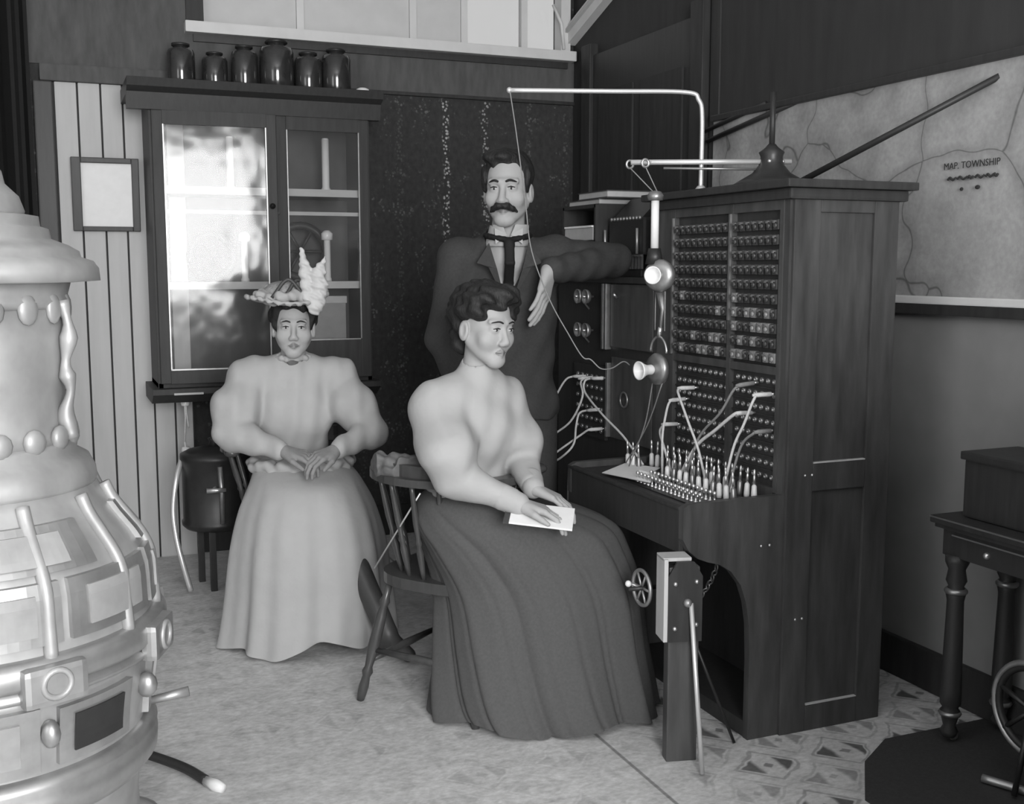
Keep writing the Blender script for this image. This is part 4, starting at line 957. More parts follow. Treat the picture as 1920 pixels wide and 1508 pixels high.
# ------------------------------------------------------------------ implicit surfaces for people and clothes
class SDF:
    def __init__(s, lo, hi, h):
        s.h = h; s.lo = np.array(lo, np.float32); n = np.ceil((np.array(hi) - np.array(lo)) / h).astype(int) + 1
        s.n = n; s.ax = [s.lo[i] + h * np.arange(n[i], dtype=np.float32) for i in range(3)]
        s.D = np.full(tuple(n), .3, np.float32)
    def sub(s, lo, hi):
        sl = []
        for i in range(3):
            a = int(max(0, math.floor((lo[i] - s.lo[i]) / s.h))); b = int(min(s.n[i], math.ceil((hi[i] - s.lo[i]) / s.h) + 1))
            if b <= a: return None
            sl.append(slice(a, b))
        return tuple(sl)
    def grid(s, sl): return s.ax[0][sl[0]][:, None, None], s.ax[1][sl[1]][None, :, None], s.ax[2][sl[2]][None, None, :]
    def comb(s, sl, d, k, mode):
        A = s.D[sl]
        if mode == 'u':
            if k > 0:
                h = np.clip(.5 + .5 * (A - d) / k, 0, 1); s.D[sl] = A * (1 - h) + d * h - k * h * (1 - h)
            else: s.D[sl] = np.minimum(A, d)
        else:
            d = -d
            if k > 0:
                h = np.clip(.5 - .5 * (A - d) / k, 0, 1); s.D[sl] = A * (1 - h) + d * h + k * h * (1 - h)
            else: s.D[sl] = np.maximum(A, d)
    def rc(s, a, b, ra, rb, k=.01, mode='u'):
        a = np.array(a, np.float32); b = np.array(b, np.float32); R = max(ra, rb) + k + 3 * s.h
        sl = s.sub(np.minimum(a, b) - R, np.maximum(a, b) + R)
        if sl is None: return s
        X, Y, Z = s.grid(sl); ab = b - a; L2 = float(ab @ ab) + 1e-12
        t = np.clip(((X - a[0]) * ab[0] + (Y - a[1]) * ab[1] + (Z - a[2]) * ab[2]) / L2, 0, 1)
        d = np.sqrt((X - a[0] - t * ab[0]) ** 2 + (Y - a[1] - t * ab[1]) ** 2 + (Z - a[2] - t * ab[2]) ** 2) - (ra + (rb - ra) * t)
        s.comb(sl, d, k, mode); return s
    def el(s, c, r, R=None, k=.01, mode='u'):
        c = np.array(c, np.float32); r = np.array(r, np.float32); m = r.max() + k + 3 * s.h
        sl = s.sub(c - m, c + m)
        if sl is None: return s
        X, Y, Z = s.grid(sl); X = X - c[0]; Y = Y - c[1]; Z = Z - c[2]
        if R is None: U, V, Wv = X, Y, Z
        else:
            R = np.array(R, np.float32)
            U = X * R[0, 0] + Y * R[1, 0] + Z * R[2, 0]; V = X * R[0, 1] + Y * R[1, 1] + Z * R[2, 1]; Wv = X * R[0, 2] + Y * R[1, 2] + Z * R[2, 2]
        k0 = np.sqrt((U / r[0]) ** 2 + (V / r[1]) ** 2 + (Wv / r[2]) ** 2); k1 = np.sqrt((U / r[0] ** 2) ** 2 + (V / r[1] ** 2) ** 2 + (Wv / r[2] ** 2) ** 2) + 1e-6
        s.comb(sl, k0 * (k0 - 1) / k1, k, mode); return s
    def cut(s, lo, hi, fn, k=.0):
        sl = s.sub(lo, hi)
        if sl is None: return s
        X, Y, Z = s.grid(sl); s.comb(sl, fn(X, Y, Z) + 0 * (X + Y + Z), k, 's'); return s
    def disp(s, fn, band=4):
        idx = np.nonzero(np.abs(s.D) < band * s.h)
        x = s.ax[0][idx[0]]; y = s.ax[1][idx[1]]; z = s.ax[2][idx[2]]
        s.D[idx] += fn(x, y, z).astype(np.float32); return s
    def mesh(s, name):
        D = s.D; D[0] = D[-1] = .3; D[:, 0] = D[:, -1] = .3; D[:, :, 0] = D[:, :, -1] = .3
        neg = D < 0; nx, ny, nz = D.shape
        c = np.zeros((nx - 1, ny - 1, nz - 1), np.uint8)
        for i in (0, 1):
            for j in (0, 1):
                for k in (0, 1): c += neg[i:nx - 1 + i, j:ny - 1 + j, k:nz - 1 + k]
        I, J, K = np.nonzero((c > 0) & (c < 8)); del c
        corners = {}
        for i in (0, 1):
            for j in (0, 1):
                for k in (0, 1): corners[(i, j, k)] = D[I + i, J + j, K + k]
        acc = np.zeros((len(I), 3)); cnt = np.zeros(len(I))
        for ax in range(3):
            for u in (0, 1):
                for w in (0, 1):
                    p = [0, 0, 0]; o = [q for q in range(3) if q != ax]; p[o[0]] = u; p[o[1]] = w
                    q = list(p); q[ax] = 1
                    a = corners[tuple(p)]; b = corners[tuple(q)]; m = (a < 0) != (b < 0)
                    t = np.where(m, a / np.where(m, a - b, 1), 0)
                    pos = np.array(p, float)[None, :].repeat(len(I), 0); pos[:, ax] = t
                    acc[m] += pos[m]; cnt[m] += 1
        V = np.stack([I, J, K], 1) + acc / cnt[:, None]; V = V * s.h + s.lo
        lin = (I.astype(np.int64) * (ny - 1) + J) * (nz - 1) + K
        quads = []
        for ax in range(3):
            o = [q for q in range(3) if q != ax]
            sl0 = [slice(1, -1)] * 3; sl1 = [slice(1, -1)] * 3
            sl0[ax] = slice(0, -1); sl1[ax] = slice(1, None)
            a = neg[tuple(sl0)]; b = neg[tuple(sl1)]
            e = np.nonzero(a != b); flip = a[e]
            g = [e[0].copy(), e[1].copy(), e[2].copy()]
            for q in o: g[q] = g[q] + 1
            def cell(d0, d1):
                h = [g[0].copy(), g[1].copy(), g[2].copy()]; h[o[0]] -= d0; h[o[1]] -= d1
                return np.searchsorted(lin, (h[0].astype(np.int64) * (ny - 1) + h[1]) * (nz - 1) + h[2])
            q = np.stack([cell(1, 1), cell(0, 1), cell(0, 0), cell(1, 0)], 1)
            if ax == 1: flip = ~flip
            q[~flip] = q[~flip][:, ::-1]
            quads.append(q)
        Q = np.concatenate(quads).astype(np.int32)
        me = bpy.data.meshes.new(name); me.vertices.add(len(V)); me.vertices.foreach_set('co', V.astype(np.float32).ravel())
        me.loops.add(Q.size); me.loops.foreach_set('vertex_index', Q.ravel()); me.polygons.add(len(Q))
        me.polygons.foreach_set('loop_start', np.arange(0, Q.size, 4, dtype=np.int32)); me.polygons.foreach_set('loop_total', np.full(len(Q), 4, np.int32))
        me.polygons.foreach_set('use_smooth', np.ones(len(Q), bool)); me.update(calc_edges=True)
        s.V = V; s.Q = Q; s.D = None
        return me
    def build(s, name, mats, parent, region=None):
        me = s.mesh(name)
        if region is not None:
            cen = s.V[s.Q].mean(1); idx = region(cen).astype(np.int32); me.polygons.foreach_set('material_index', idx)
        return finish(name, me, mats, parent)

def rot3(fwd, up=(0, 0, 1)):
    M = frame((0, 0, 0), fwd, up); return np.array([[M[i][j] for j in range(3)] for i in range(3)])
def head_prims(S, pos, R, s=1.0, male=False):
    P = lambda x, y, z: np.array(pos) + R @ (np.array((x, y, z)) * s)
    E = lambda c, r, k, m='u': S.el(P(*c), np.array(r) * s, R, k * s, m)
    T = lambda a, b, ra, rb, k, m='u': S.rc(P(*a), P(*b), ra * s, rb * s, k * s, m)
    fm = 0.0 if male else 1.0
    E((0, -.018, .042), (.076, .096, .086), .01)
    E((0, .020, -.024), (.063, .066, .084), .03)
    for q in (-1, 1):
        T((q * .052, -.005, -.050 + .004 * fm), (q * .016, .060, -.102 + .004 * fm), .020 - .003 * fm, .019 - .003 * fm, .03)
        E((q * .040, .056, -.032), (.026, .022, .026), .025)
        E((q * .030, .096, .003), (.021, .015, .0105), .016, 's')
        T((q * .012, .086 - .004 * fm, .024), (q * .046, .073, .025), .010 - .003 * fm, .008 - .002 * fm, .016)
        E((q * .030, .0745, .001), (.0165, .0125, .0125), .008)          # eyelids
        E((q * .0795, -.012, -.014), (.010, .021, .033), .006)
        E((q * .089, -.006, -.010), (.006, .012, .020), .004, 's')
        E((q * (.0135 - .002 * fm), .094, -.042), (.0090 - .001 * fm, .010, .008), .007)
    E((0, .064, -.104 + .003 * fm), (.024 - .003 * fm, .019, .018), .022)
    T((0, .086 - .003 * fm, .008), (0, .106 - .004 * fm, -.037 + .003 * fm), .0080 - .0012 * fm, .0122 - .0015 * fm, .014)
    for q in (-1, 1):
        T((0, .0855, -.0655), (q * .019, .0775, -.0700), .0058, .0030, .006)
        T((0, .0840, -.0770), (q * .017, .0765, -.0725), .0072, .0030, .006)
        T((0, .0935, -.0710), (q * .020, .0825, -.0712), .0022, .0016, .003, 's')
    return P
def face_parts(P, R, s, parent, hairm='hair', brow=.004):
    R4 = Matrix([list(R[i]) + [0] for i in range(3)] + [[0, 0, 0, 1]])
    for q in (-1, 1):
        c = P(q * .030, .0775, .001)
        ey = MB(Matrix.Translation(c) @ R4).sphere((0, .0030 * s, 0), (.0118 * s, .0085 * s, .0046 * s), 14).build('eye', 'eye_white', parent)
        MB(Matrix.Translation(c) @ R4).sphere((0, .0085 * s, 0), (.0048 * s, .0036 * s, .0044 * s), 10).build('iris', 'iris', ey)
        MB().tube([P(q * .018, .0905, .0055), P(q * .030, .0925, .0078), P(q * .043, .0855, .0045)], [.0012 * s, .0021 * s, .0012 * s], 6).build('lash_line', hairm, ey)
        MB().tube(spline([P(q * .012, .0955, .0235), P(q * .028, .0935, .0285), P(q * .048, .0790, .0225)], 4), [brow * s * k for k in (.7, .9, 1, 1, 1, .95, .85, .7, .4)], 8).build('eyebrow', hairm, parent)
def mouth_line(P, s, parent):
    MB().tube(spline([P(-.0205, .0800, -.0705), P(-.010, .0868, -.0716), P(0, .0892, -.0712), P(.010, .0868, -.0716), P(.0205, .0800, -.0705)], 5), .0013 * s, 6).build('mouth_line', 'cloth_crumpled', parent)
def hand(S, w, f, p, side, curl=(.3, .4, .3), sc=1.0, spread=.0, thumb=(.5, .3)):
    w = np.array(w, float); f = np.array(f, float); f /= np.linalg.norm(f); p = np.array(p, float); p -= f * (p @ f); p /= np.linalg.norm(p)
    lat = np.cross(f, p) * side
    for i in range(4):
        kn = w + (f * (.088 - .004 * abs(i - 1) - (.006 if i == 3 else 0)) + lat * (.031 - .0205 * i)) * sc
        S.rc(w + (f * .012 + lat * (.014 - .010 * i)) * sc, kn, .0165 * sc, .0115 * sc, .012 * sc)
        L = np.array((.044, .027, .021)) * (1.0, 1.08, 1.0, .8)[i] * sc; a = 0.0; q = kn; rr = (.0092, .0086, .0080, .0066)
        for j in range(3):
            a += curl[j]; d = f * math.cos(a) + p * math.sin(a) + lat * spread * (1.5 - i) * .2; d /= np.linalg.norm(d)
            S.rc(q, q + d * L[j], rr[j] * sc * (.88 if i == 3 else 1), rr[j + 1] * sc * (.88 if i == 3 else 1), .0025); q = q + d * L[j]
    b = w + (f * .022 + lat * .022 + p * .006) * sc; d = f * .75 + lat * .6 + p * .25 * thumb[0]; d /= np.linalg.norm(d)
    c = b + d * .042 * sc; S.rc(b, c, .0155 * sc, .0115 * sc, .010 * sc)
    d = f * .9 + lat * .25 + p * thumb[1]; d /= np.linalg.norm(d); S.rc(c, c + d * .03 * sc, .0108 * sc, .0095 * sc, .003); S.rc(c + d * .03 * sc, c + d * .054 * sc, .0095 * sc, .0075 * sc, .003)
def loft(rings, nseg, udir, fold, hemz=None, nz=60):
    """horizontal rings (z, cx, cy, ra, rb) interpolated smoothly; fold(theta, t) scales the radius"""
    zs = [r[0] for r in rings]; T = np.linspace(0, 1, nz); key = np.linspace(0, 1, len(rings))
    A = np.array(rings)
    def cr(t):
        x = t * (len(rings) - 1); i = min(int(x), len(rings) - 2); u = x - i
        p0, p1, p2, p3 = A[max(i - 1, 0)], A[i], A[i + 1], A[min(i + 2, len(rings) - 1)]
        return .5 * ((2 * p1) + (p2 - p0) * u + (2 * p0 - 5 * p1 + 4 * p2 - p3) * u * u + (3 * p1 - p0 - 3 * p2 + p3) * u ** 3)
    vs = []; fs = []; ux, uy = udir
    for j, t in enumerate(T):
        z, cx, cy, ra, rb = cr(t)
        for i in range(nseg):
            th = 2 * PI * i / nseg; k = 1 + fold(th, t)
            a = ra * math.cos(th) * k; b = rb * math.sin(th) * k
            zz = z + (hemz(th) * t ** 6 if hemz else 0)
            vs.append((cx + a * ux - b * uy, cy + a * uy + b * ux, max(zz, .002)))
    for j in range(nz - 1):
        for i in range(nseg):
            k = (i + 1) % nseg; fs.append((j * nseg + i, (j + 1) * nseg + i, (j + 1) * nseg + k, j * nseg + k))
    # inner layer for thickness at the hem
    return vs, fs

def v3(*a): return np.array(a, float)

# ------------------------------------------------------------------ seated person at the switchboard
def seated_operator():
    o = thing('person', (1.25, 3.27, 0), 'person in white blouse and long dark grey skirt seated at the switchboard', 'person')
    Pv, Cc, Nk = v3(1.20, 3.275, .55), v3(1.215, 3.258, .93), v3(1.232, 3.262, 1.07)
    cf = v3(.317, -.949, 0); cl = v3(.949, .317, 0)
    Rc = rot3(cf); th = v3(.90, -.43, 0); tn = v3(.43, .90, 0)
    hp = v3(1.245, 3.218, 1.232); Rh = rot3((.33, -.93, -.10), (.03, .03, 1))
    rs, re, rw = v3(1.080, 3.215, .995), v3(1.095, 3.095, .79), v3(1.25, 2.955, .722)
    ls, le, lw = v3(1.335, 3.295, .995), v3(1.375, 3.235, .80), v3(1.335, 3.05, .745)
    S_ = SDF((.92, 2.78, 0), (1.78, 3.55, 1.42), .0036)
    P = head_prims(S_, hp, Rh, .98)
    S_.rc(Nk + v3(0, 0, -.02), P(0, -.02, -.07), .052, .046, .02)
    S_.el(Cc, (.145, .095, .17), Rc, .03); S_.el((Pv + Cc) / 2 + v3(0, 0, -.02), (.11, .085, .16), Rc, .04); S_.el(Pv, (.13, .10, .10), Rc, .05)
    S_.rc(rs, ls, .05, .05, .04)
    for a, b, c, sd in ((rs, re, rw, 1), (ls, le, lw, -1)):
        S_.rc(a, b, .045, .035, .02); S_.rc(b, c, .036, .024, .01)
    hand(S_, rw, (.80, -.45, -.20), (0, 0, -1), -1, (.35, .45, .3), .92)
    hand(S_, lw, (.75, -.55, -.35), (-.1, 0, -1), 1, (.3, .45, .3), .92)
    for sg in (-1, 1):
        hj = Pv + tn * .085 * sg + v3(0, 0, -.02); kn = hj + th * .38 + v3(0, 0, .0); ak = kn - th * .10 + v3(0, .04, -.43); 
        S_.rc(hj, kn, .078, .055, .04); S_.rc(kn, ak, .052, .034, .02); S_.rc(ak + v3(0, 0, -.02), ak + th * .11 + v3(0, 0, -.040), .034, .026, .02)
    def region(c):
        L = (c - hp) @ Rh / .98
        return (((L[:, 0] / .0205) ** 2 + ((L[:, 2] + .0712) / .0095) ** 2 < 1) & (L[:, 1] > .07)).astype(int)
    b = S_.build('body', ['skin', 'lips'], o, region)
    face_parts(P, Rh, .98, o, brow=.0026); mouth_line(P, .98, o)
    # blouse with full sleeves
    B = SDF((.88, 2.82, .60), (1.62, 3.52, 1.16), .006)
    B.el(Cc + v3(0, 0, .0), (.165, .112, .155), Rc, .03); B.el(Cc + cf * .045 + v3(0, 0, -.03), (.13, .085, .10), Rc, .04)
    B.el((Pv + Cc) / 2 + v3(0, 0, .0), (.125, .100, .12), Rc, .05); B.el(v3(1.205, 3.27, .69), (.140, .112, .06), Rc, .03)
    B.rc(rs, ls, .058, .058, .05); B.rc(Nk + v3(0, 0, -.05), Nk + v3(.004, -.005, .035), .070, .056, .03)
    for q in (rs, ls): B.rc(Nk + v3(0, 0, -.02), q + v3(0, 0, .01), .058, .062, .04)
    B.rc(rs + v3(-.01, 0, -.03), re + v3(-.02, 0, .07), .068, .080, .04); B.rc(re + v3(-.02, 0, .07), re, .080, .062, .04)
    B.rc(re, rw * .85 + re * .15, .064, .036, .02)
    B.rc(rs + v3(.02, .02, -.01), (rs + re) / 2, .070, .082, .04)
    B.rc(ls + v3(.0, 0, -.03), le + v3(.0, 0, .06), .060, .066, .04); B.rc(le + v3(0, 0, .06), le, .066, .052, .03); B.rc(le, lw * .85 + le * .15, .056, .036, .02)
    cutp = P(0, -.02, -.105)
    B.rc(cutp, cutp + v3(0, 0, .2), .049, .05, .004, 's')
    B.disp(lambda x, y, z: .0035 * np.sin(34 * x + 18 * z) * np.sin(26 * z + 9 * y) + .0022 * np.sin(70 * x - 30 * z + 20 * y))
    bl = B.build('blouse', 'cloth_white', o)
    cuff = SDF((1.05, 2.85, .65), (1.5, 3.2, .85), .004)
    for a, b_ in ((re, rw), (le, lw)):
        d = (b_ - a) / np.linalg.norm(b_ - a); cuff.rc(a + d * (np.linalg.norm(b_ - a) - .055), b_ - d * .006, .040, .034, .004)
    cuff.build('cuffs', 'cloth_white', o)
    # skirt
    def fold(th_, t):
        w = max(0, t - .12) / .88 * (.6 + .4 * t); k = .5 + .5 * math.cos(th_ - 3.9)
        ps = th_ - 1.25 * (t - .5) * k                                  # folds fan out from the hip
        cr = lambda n, ph, e: abs(math.sin(n * ps + ph)) ** e
        return w * (.17 * (cr(3.5, .75, .55) - .75) + .10 * (cr(8.0, 1.9, .6) - .7) * (.4 + .6 * t) + .03 * math.sin(17 * ps + 1.0))
    rings = [(.735, 1.207, 3.268, .125, .112), (.715, 1.21, 3.265, .140, .122), (.685, 1.240, 3.25, .205, .165), (.645, 1.295, 3.225, .275, .195), (.60, 1.335, 3.205, .320, .212), (.53, 1.365, 3.19, .325, .218),
             (.40, 1.40, 3.165, .325, .21), (.22, 1.405, 3.150, .335, .222), (.08, 1.405, 3.135, .350, .238), (.004, 1.405, 3.13, .358, .246)]
    vs, fs = loft(rings, 260, (.92, -.39), fold, lambda a: .012 * (1 + math.sin(5 * a)), 90)
    MB().add(vs, fs, True).build('skirt', 'cloth_skirt', o)
    MB().add(*loft([(.745, 1.207, 3.268, .126, .113), (.73, 1.207, 3.268, .131, .118), (.715, 1.209, 3.266, .141, .124)], 48, (.92, -.39), lambda a, t: 0, None, 8), True).build('belt', 'cloth_white', o)
    # hair: full, rolled back from the face
    Hs = SDF(tuple(hp - .22), tuple(hp + .22), .0042)
    Hs.el(P(0, -.035, .050), (.094, .100, .092), Rh, .01); Hs.el(P(0, .042, .098), (.078, .052, .040), Rh, .03)
    Hs.el(P(.068, .010, .062), (.034, .05, .05), Rh, .02); Hs.el(P(-.068, .010, .062), (.034, .05, .05), Rh, .02)
    Hs.el(P(0, -.125, .015), (.05, .045, .055), Rh, .03); Hs.el(P(.0, -.10, -.05), (.045, .03, .05), Rh, .03)
    Hs.el(P(.012, .078, .072), (.016, .014, .024), Rh, .015)
    Hs.el(P(0, .095, -.01), (.066, .060, .082), Rh, .015, 's')
    for q in (-1, 1): Hs.el(P(q * .092, .012, -.020), (.032, .045, .048), Rh, .01, 's')
    Hs.disp(lambda x, y, z: .006 * np.sin(75 * x + 30 * z) * np.sin(60 * y - 40 * z) + .004 * np.sin(130 * z + 60 * x + 20 * y) + .003 * np.sin(190 * y + 90 * x))
    Hs.build('hair', 'hair', o)
    pp = thing('note_pad', (1.32, 2.92, .69), 'white note paper held on the lap of the person in dark skirt', 'paper')
    M = frame((1.30, 2.925, .690), (.88, -.46, -.10), (-.10, -.30, .95))
    MB(M).box(-.06, .06, -.10, .10, -.003, .003, bev=.001).build('pad', 'paper', pp); MB(M).box(-.061, .061, -.102, -.085, -.004, .004).build('binding', 'leather_dark', pp)
seated_operator()
# crumpled dark cloth on the chair rail
C_ = SDF((.92, 3.28, .70), (1.20, 3.55, .86), .005)
for k in range(16):
    t = k / 15; c = np.array(MC @ Vector((-.16 + .22 * t, -.20 - .02 * math.sin(k * 2.3), .79 + .018 * math.sin(k * 1.7))))
    C_.el(c, (.035, .032, .026 + .008 * math.sin(k * 3.1)), None, .015)
C_.disp(lambda x, y, z: .006 * np.sin(110 * x + 50 * z) * np.sin(90 * y + 70 * z))
cl = C_.build('crumpled_cloth', 'cloth_crumpled', thing('folded_cloth', (1.05, 3.4, .76), 'crumpled dark cloth lying on the rail of the spindle armchair', 'cloth'))

# ------------------------------------------------------------------ standing person with moustache
def standing():
    o = thing('person', (1.53, 3.74, 0), 'person in dark suit, white collar and dark tie standing with one elbow on the board', 'person')
    cf = v3(-.30, -.954, 0); cl = v3(.954, -.30, 0); Rc = rot3(cf)
    hp = v3(1.522, 3.715, 1.690); Rh = rot3((-.55, -.83, -.04), (-.01, 0, 1))
    Nk = v3(1.530, 3.738, 1.50); Cc = v3(1.545, 3.790, 1.28); Pv = v3(1.555, 3.800, .93)
    ls, le, lw = v3(1.705, 3.725, 1.448), v3(1.962, 3.735, 1.440), v3(1.618, 3.565, 1.402)
    rs, re, rw = v3(1.380, 3.825, 1.44), v3(1.315, 3.82, 1.16), v3(1.375, 3.73, .93)
    S_ = SDF((1.15, 3.42, 0), (2.06, 4.0, 1.86), .0036)
    s = 1.03
    P = head_prims(S_, hp, Rh, s, True)
    S_.rc(Nk, P(0, -.02, -.07), .062, .056, .02)
    S_.el(Cc, (.165, .105, .20), Rc, .03); S_.el((Cc + Pv) / 2, (.145, .10, .20), Rc, .04); S_.el(Pv, (.155, .11, .13), Rc, .04); S_.rc(rs, ls, .06, .06, .04)
    S_.rc(ls, le, .055, .043, .02); S_.rc(le, lw, .044, .030, .01); S_.rc(rs, re, .055, .043, .02); S_.rc(re, rw, .044, .03, .01)
    hand(S_, lw, (-.33, -.20, -.92), (-.66, .72, .1), 1, (.12, .2, .16), 1.10)
    hand(S_, rw, (.1, -.1, -1), (.6, .7, 0), -1, (.3, .4, .3), 1.04)
    for sg in (-1, 1):
        hj = Pv + cl * .09 * sg + v3(0, 0, -.04); kn = v3(hj[0] + .01, hj[1] - .02, .50); ak = v3(hj[0], hj[1] + .01, .09)
        S_.rc(hj, kn, .085, .06, .04); S_.rc(kn, ak, .058, .04, .02); S_.rc(ak + v3(0, .02, -.04), ak + cf * .17 + v3(0, 0, -.055), .04, .032, .02)
    def region(c):
        L = (c - hp) @ Rh / s
        return (((L[:, 0] / .0205) ** 2 + ((L[:, 2] + .0712) / .0095) ** 2 < 1) & (L[:, 1] > .07)).astype(int)
    S_.build('body', ['skin', 'lips'], o, region)
    face_parts(P, Rh, s, o, brow=.0042)
    # moustache
    mm = SDF(tuple(hp - .2), tuple(hp + .2), .003)
    for q in (-1, 1):
        pts = [P(0, .1005, -.0555), P(q * .016, .100, -.057), P(q * .032, .090, -.066), P(q * .047, .078, -.0765)]
        for i, (ra, rb) in enumerate(((.0105, .0115), (.0115, .0095), (.0095, .004))): mm.rc(pts[i], pts[i + 1], ra * s, rb * s, .006)
    mm.disp(lambda x, y, z: .0012 * np.sin(420 * x + 200 * z)); mm.build('moustache', 'hair', o)
    # hair
    Hs = SDF(tuple(hp - .22), tuple(hp + .24), .004)
    Hs.el(P(0, -.030, .052), np.array((.086, .098, .090)) * s, Rh, .01); Hs.el(P(.02, .035, .108), np.array((.060, .045, .026)) * s, Rh, .02)
    for q in (-1, 1): Hs.el(P(q * .074, .012, .035), np.array((.014, .03, .045)) * s, Rh, .01)
    Hs.el(P(0, .098, .012), np.array((.072, .062, .074)) * s, Rh, .012, 's')
    for q in (-1, 1): Hs.el(P(q * .092, -.005, -.020), np.array((.026, .034, .045)) * s, Rh, .008, 's')
    Hs.rc(P(0, -.09, -.10), P(0, -.04, -.25), .09 * s, .09 * s, .004, 's')
    Hs.disp(lambda x, y, z: .0035 * np.sin(90 * x + 40 * z) * np.sin(70 * y - 30 * z) + .002 * np.sin(220 * y + 90 * x)); Hs.build('hair', 'hair', o)
    # shirt front and collar
    B = SDF((1.30, 3.55, 1.15), (1.75, 3.92, 1.62), .005)
    B.el(Cc, (.172, .113, .205), Rc, .03); B.rc(rs, ls, .064, .064, .04); B.rc(Nk + v3(0, 0, -.06), Nk + v3(0, 0, .01), .078, .068, .02)
    B.build('shirt', 'cloth_white', o)
    K = SDF((1.40, 3.58, 1.44), (1.66, 3.85, 1.63), .003)
    c0 = Nk + v3(-.004, -.008, 0); tl = v3(.004, -.012, 0)
    K.rc(c0 + v3(0, 0, -.005), c0 + tl + v3(0, 0, .060), .078, .070, .002)
    K.rc(c0 + v3(0, 0, -.06), c0 + tl + v3(0, 0, .14), .070, .064, .002, 's')
    K.cut((1.3, 3.4, 1.3), (1.8, 3.9, 1.8), lambda X, Y, Z: Z * 0 + np.maximum(np.abs((X - c0[0]) * Rc[0, 0] + (Y - c0[1]) * Rc[1, 0]) - (Z - 1.512) * .42, -((X - c0[0]) * cf[0] + (Y - c0[1]) * cf[1])))
    K.cut((1.3, 3.4, 1.3), (1.8, 3.9, 1.8), lambda X, Y, Z: Z + X * 0 + Y * 0 - (Nk[2] - .012)); K.cut((1.3, 3.4, 1.3), (1.8, 3.9, 1.8), lambda X, Y, Z: (Nk[2] + .066) - Z + X * 0 + Y * 0)
    K.build('collar', 'cloth_white', o)
    for q in (-1, 1):                                   # turned collar points
        a = [c0 + cf * .083 + cl * q * .006 + v3(0, 0, .030), c0 + cf * .070 + cl * q * .050 + v3(0, 0, .052), c0 + cf * .082 + cl * q * .048 + v3(0, 0, -.004)]
        bk = [p - cf * .006 for p in a]
        MB().add([tuple(p) for p in a + bk], [(0, 1, 2), (5, 4, 3), (0, 3, 4, 1), (1, 4, 5, 2), (2, 5, 3, 0)]).build('collar_point', 'cloth_white', o)
    T = SDF((1.40, 3.55, 1.25), (1.66, 3.80, 1.58), .0035)
    for i in range(12):
        a0 = -1.25 + 2.5 * i / 12; a1 = -1.25 + 2.5 * (i + 1) / 12
        f = lambda a: c0 + (cf * math.cos(a) + cl * math.sin(a)) * .084 + v3(0, 0, .010 + .018 * abs(a) / 1.25)
        T.rc(f(a0), f(a1), .010, .010, .004)
    T.el(c0 + cf * .094 + v3(0, 0, -.004), (.020, .013, .020), Rc, .008)
    tp = [c0 + cf * .094 + v3(0, 0, -.01), c0 + cf * .112 + v3(0, 0, -.07), Cc + cf * .122 + v3(0, 0, .08), Cc + cf * .122 + v3(0, 0, .0)]
    for i in range(3): 
        for dx in (-.009, 0, .009): T.rc(tp[i] + cl * dx, tp[i + 1] + cl * dx, .009, .009, .006)
    T.build('tie', 'cloth_black', o)
    # jacket
    J = SDF((1.16, 3.44, .78), (2.12, 4.02, 1.58), .006)
    J.el(Cc, (.192, .135, .215), Rc, .03); J.el((Cc + Pv) / 2, (.180, .135, .22), Rc, .05); J.el(Pv + v3(0, 0, -.02), (.195, .15, .16), Rc, .05); J.rc(rs, ls, .076, .076, .05)
    J.rc(Nk + v3(0, .03, -.09), Nk + v3(0, .035, -.005), .085, .085, .03)
    J.rc(ls, le, .076, .066, .03); J.rc(le, lw + (le - lw) * .06, .064, .046, .008); J.rc(rs, re, .078, .066, .03); J.rc(re, rw + (re - rw) * .08, .064, .05, .02)
    J.cut((1.3, 3.3, 1.1), (1.8, 3.9, 1.7), lambda X, Y, Z: np.maximum(np.abs((X - c0[0]) * Rc[0, 0] + (Y - c0[1]) * Rc[1, 0]) - (Z - 1.285) * .40, -((X - c0[0]) * cf[0] + (Y - c0[1]) * cf[1]) + .02), .006)
    J.rc(Nk + v3(0, 0, -.05), Nk + v3(0, 0, .1), .080, .080, .004, 's')
    J.cut((1.0, 3.3, .6), (2.2, 4.1, .90), lambda X, Y, Z: Z - .862 + X * 0 + Y * 0)
    J.disp(lambda x, y, z: .003 * np.sin(40 * z + 18 * x) * np.sin(30 * x + 22 * y) + .0018 * np.sin(60 * x - 35 * z + 25 * y))
    J.build('jacket', 'cloth_coat', o)
    for q in (-1, 1):                                   # lapels
        a = [c0 + cf * .075 + cl * q * .070 + v3(0, 0, .0), c0 + cf * .098 + cl * q * .115 + v3(0, 0, -.07), c0 + cf * .118 + cl * q * .075 + v3(0, 0, -.085), Cc + cf * .142 + cl * q * .012 + v3(0, 0, .012), c0 + cf * .115 + cl * q * .045 + v3(0, 0, -.09)]
        bk = [p - cf * .012 for p in a]; n = 5
        MB().add([tuple(p) for p in a + bk], [(0, 1, 2, 3, 4), (9, 8, 7, 6, 5)] + [(i, 5 + i, 5 + (i + 1) % 5, (i + 1) % 5) for i in range(5)]).build('lapel', 'cloth_coat', o)
    Tr = SDF((1.22, 3.50, 0), (1.85, 4.0, 1.0), .007)
    Tr.el(Pv + v3(0, 0, -.03), (.170, .125, .14), Rc, .03)
    for sg in (-1, 1):
        hj = Pv + cl * .09 * sg + v3(0, 0, -.04); kn = v3(hj[0] + .01, hj[1] - .02, .50); ak = v3(hj[0], hj[1] + .01, .07)
        Tr.rc(hj, kn, .098, .080, .03); Tr.rc(kn, ak, .080, .070, .03)
    Tr.build('trousers', 'cloth_coat', o)
    Sh = SDF((1.25, 3.45, -.03), (1.85, 4.0, .16), .005)
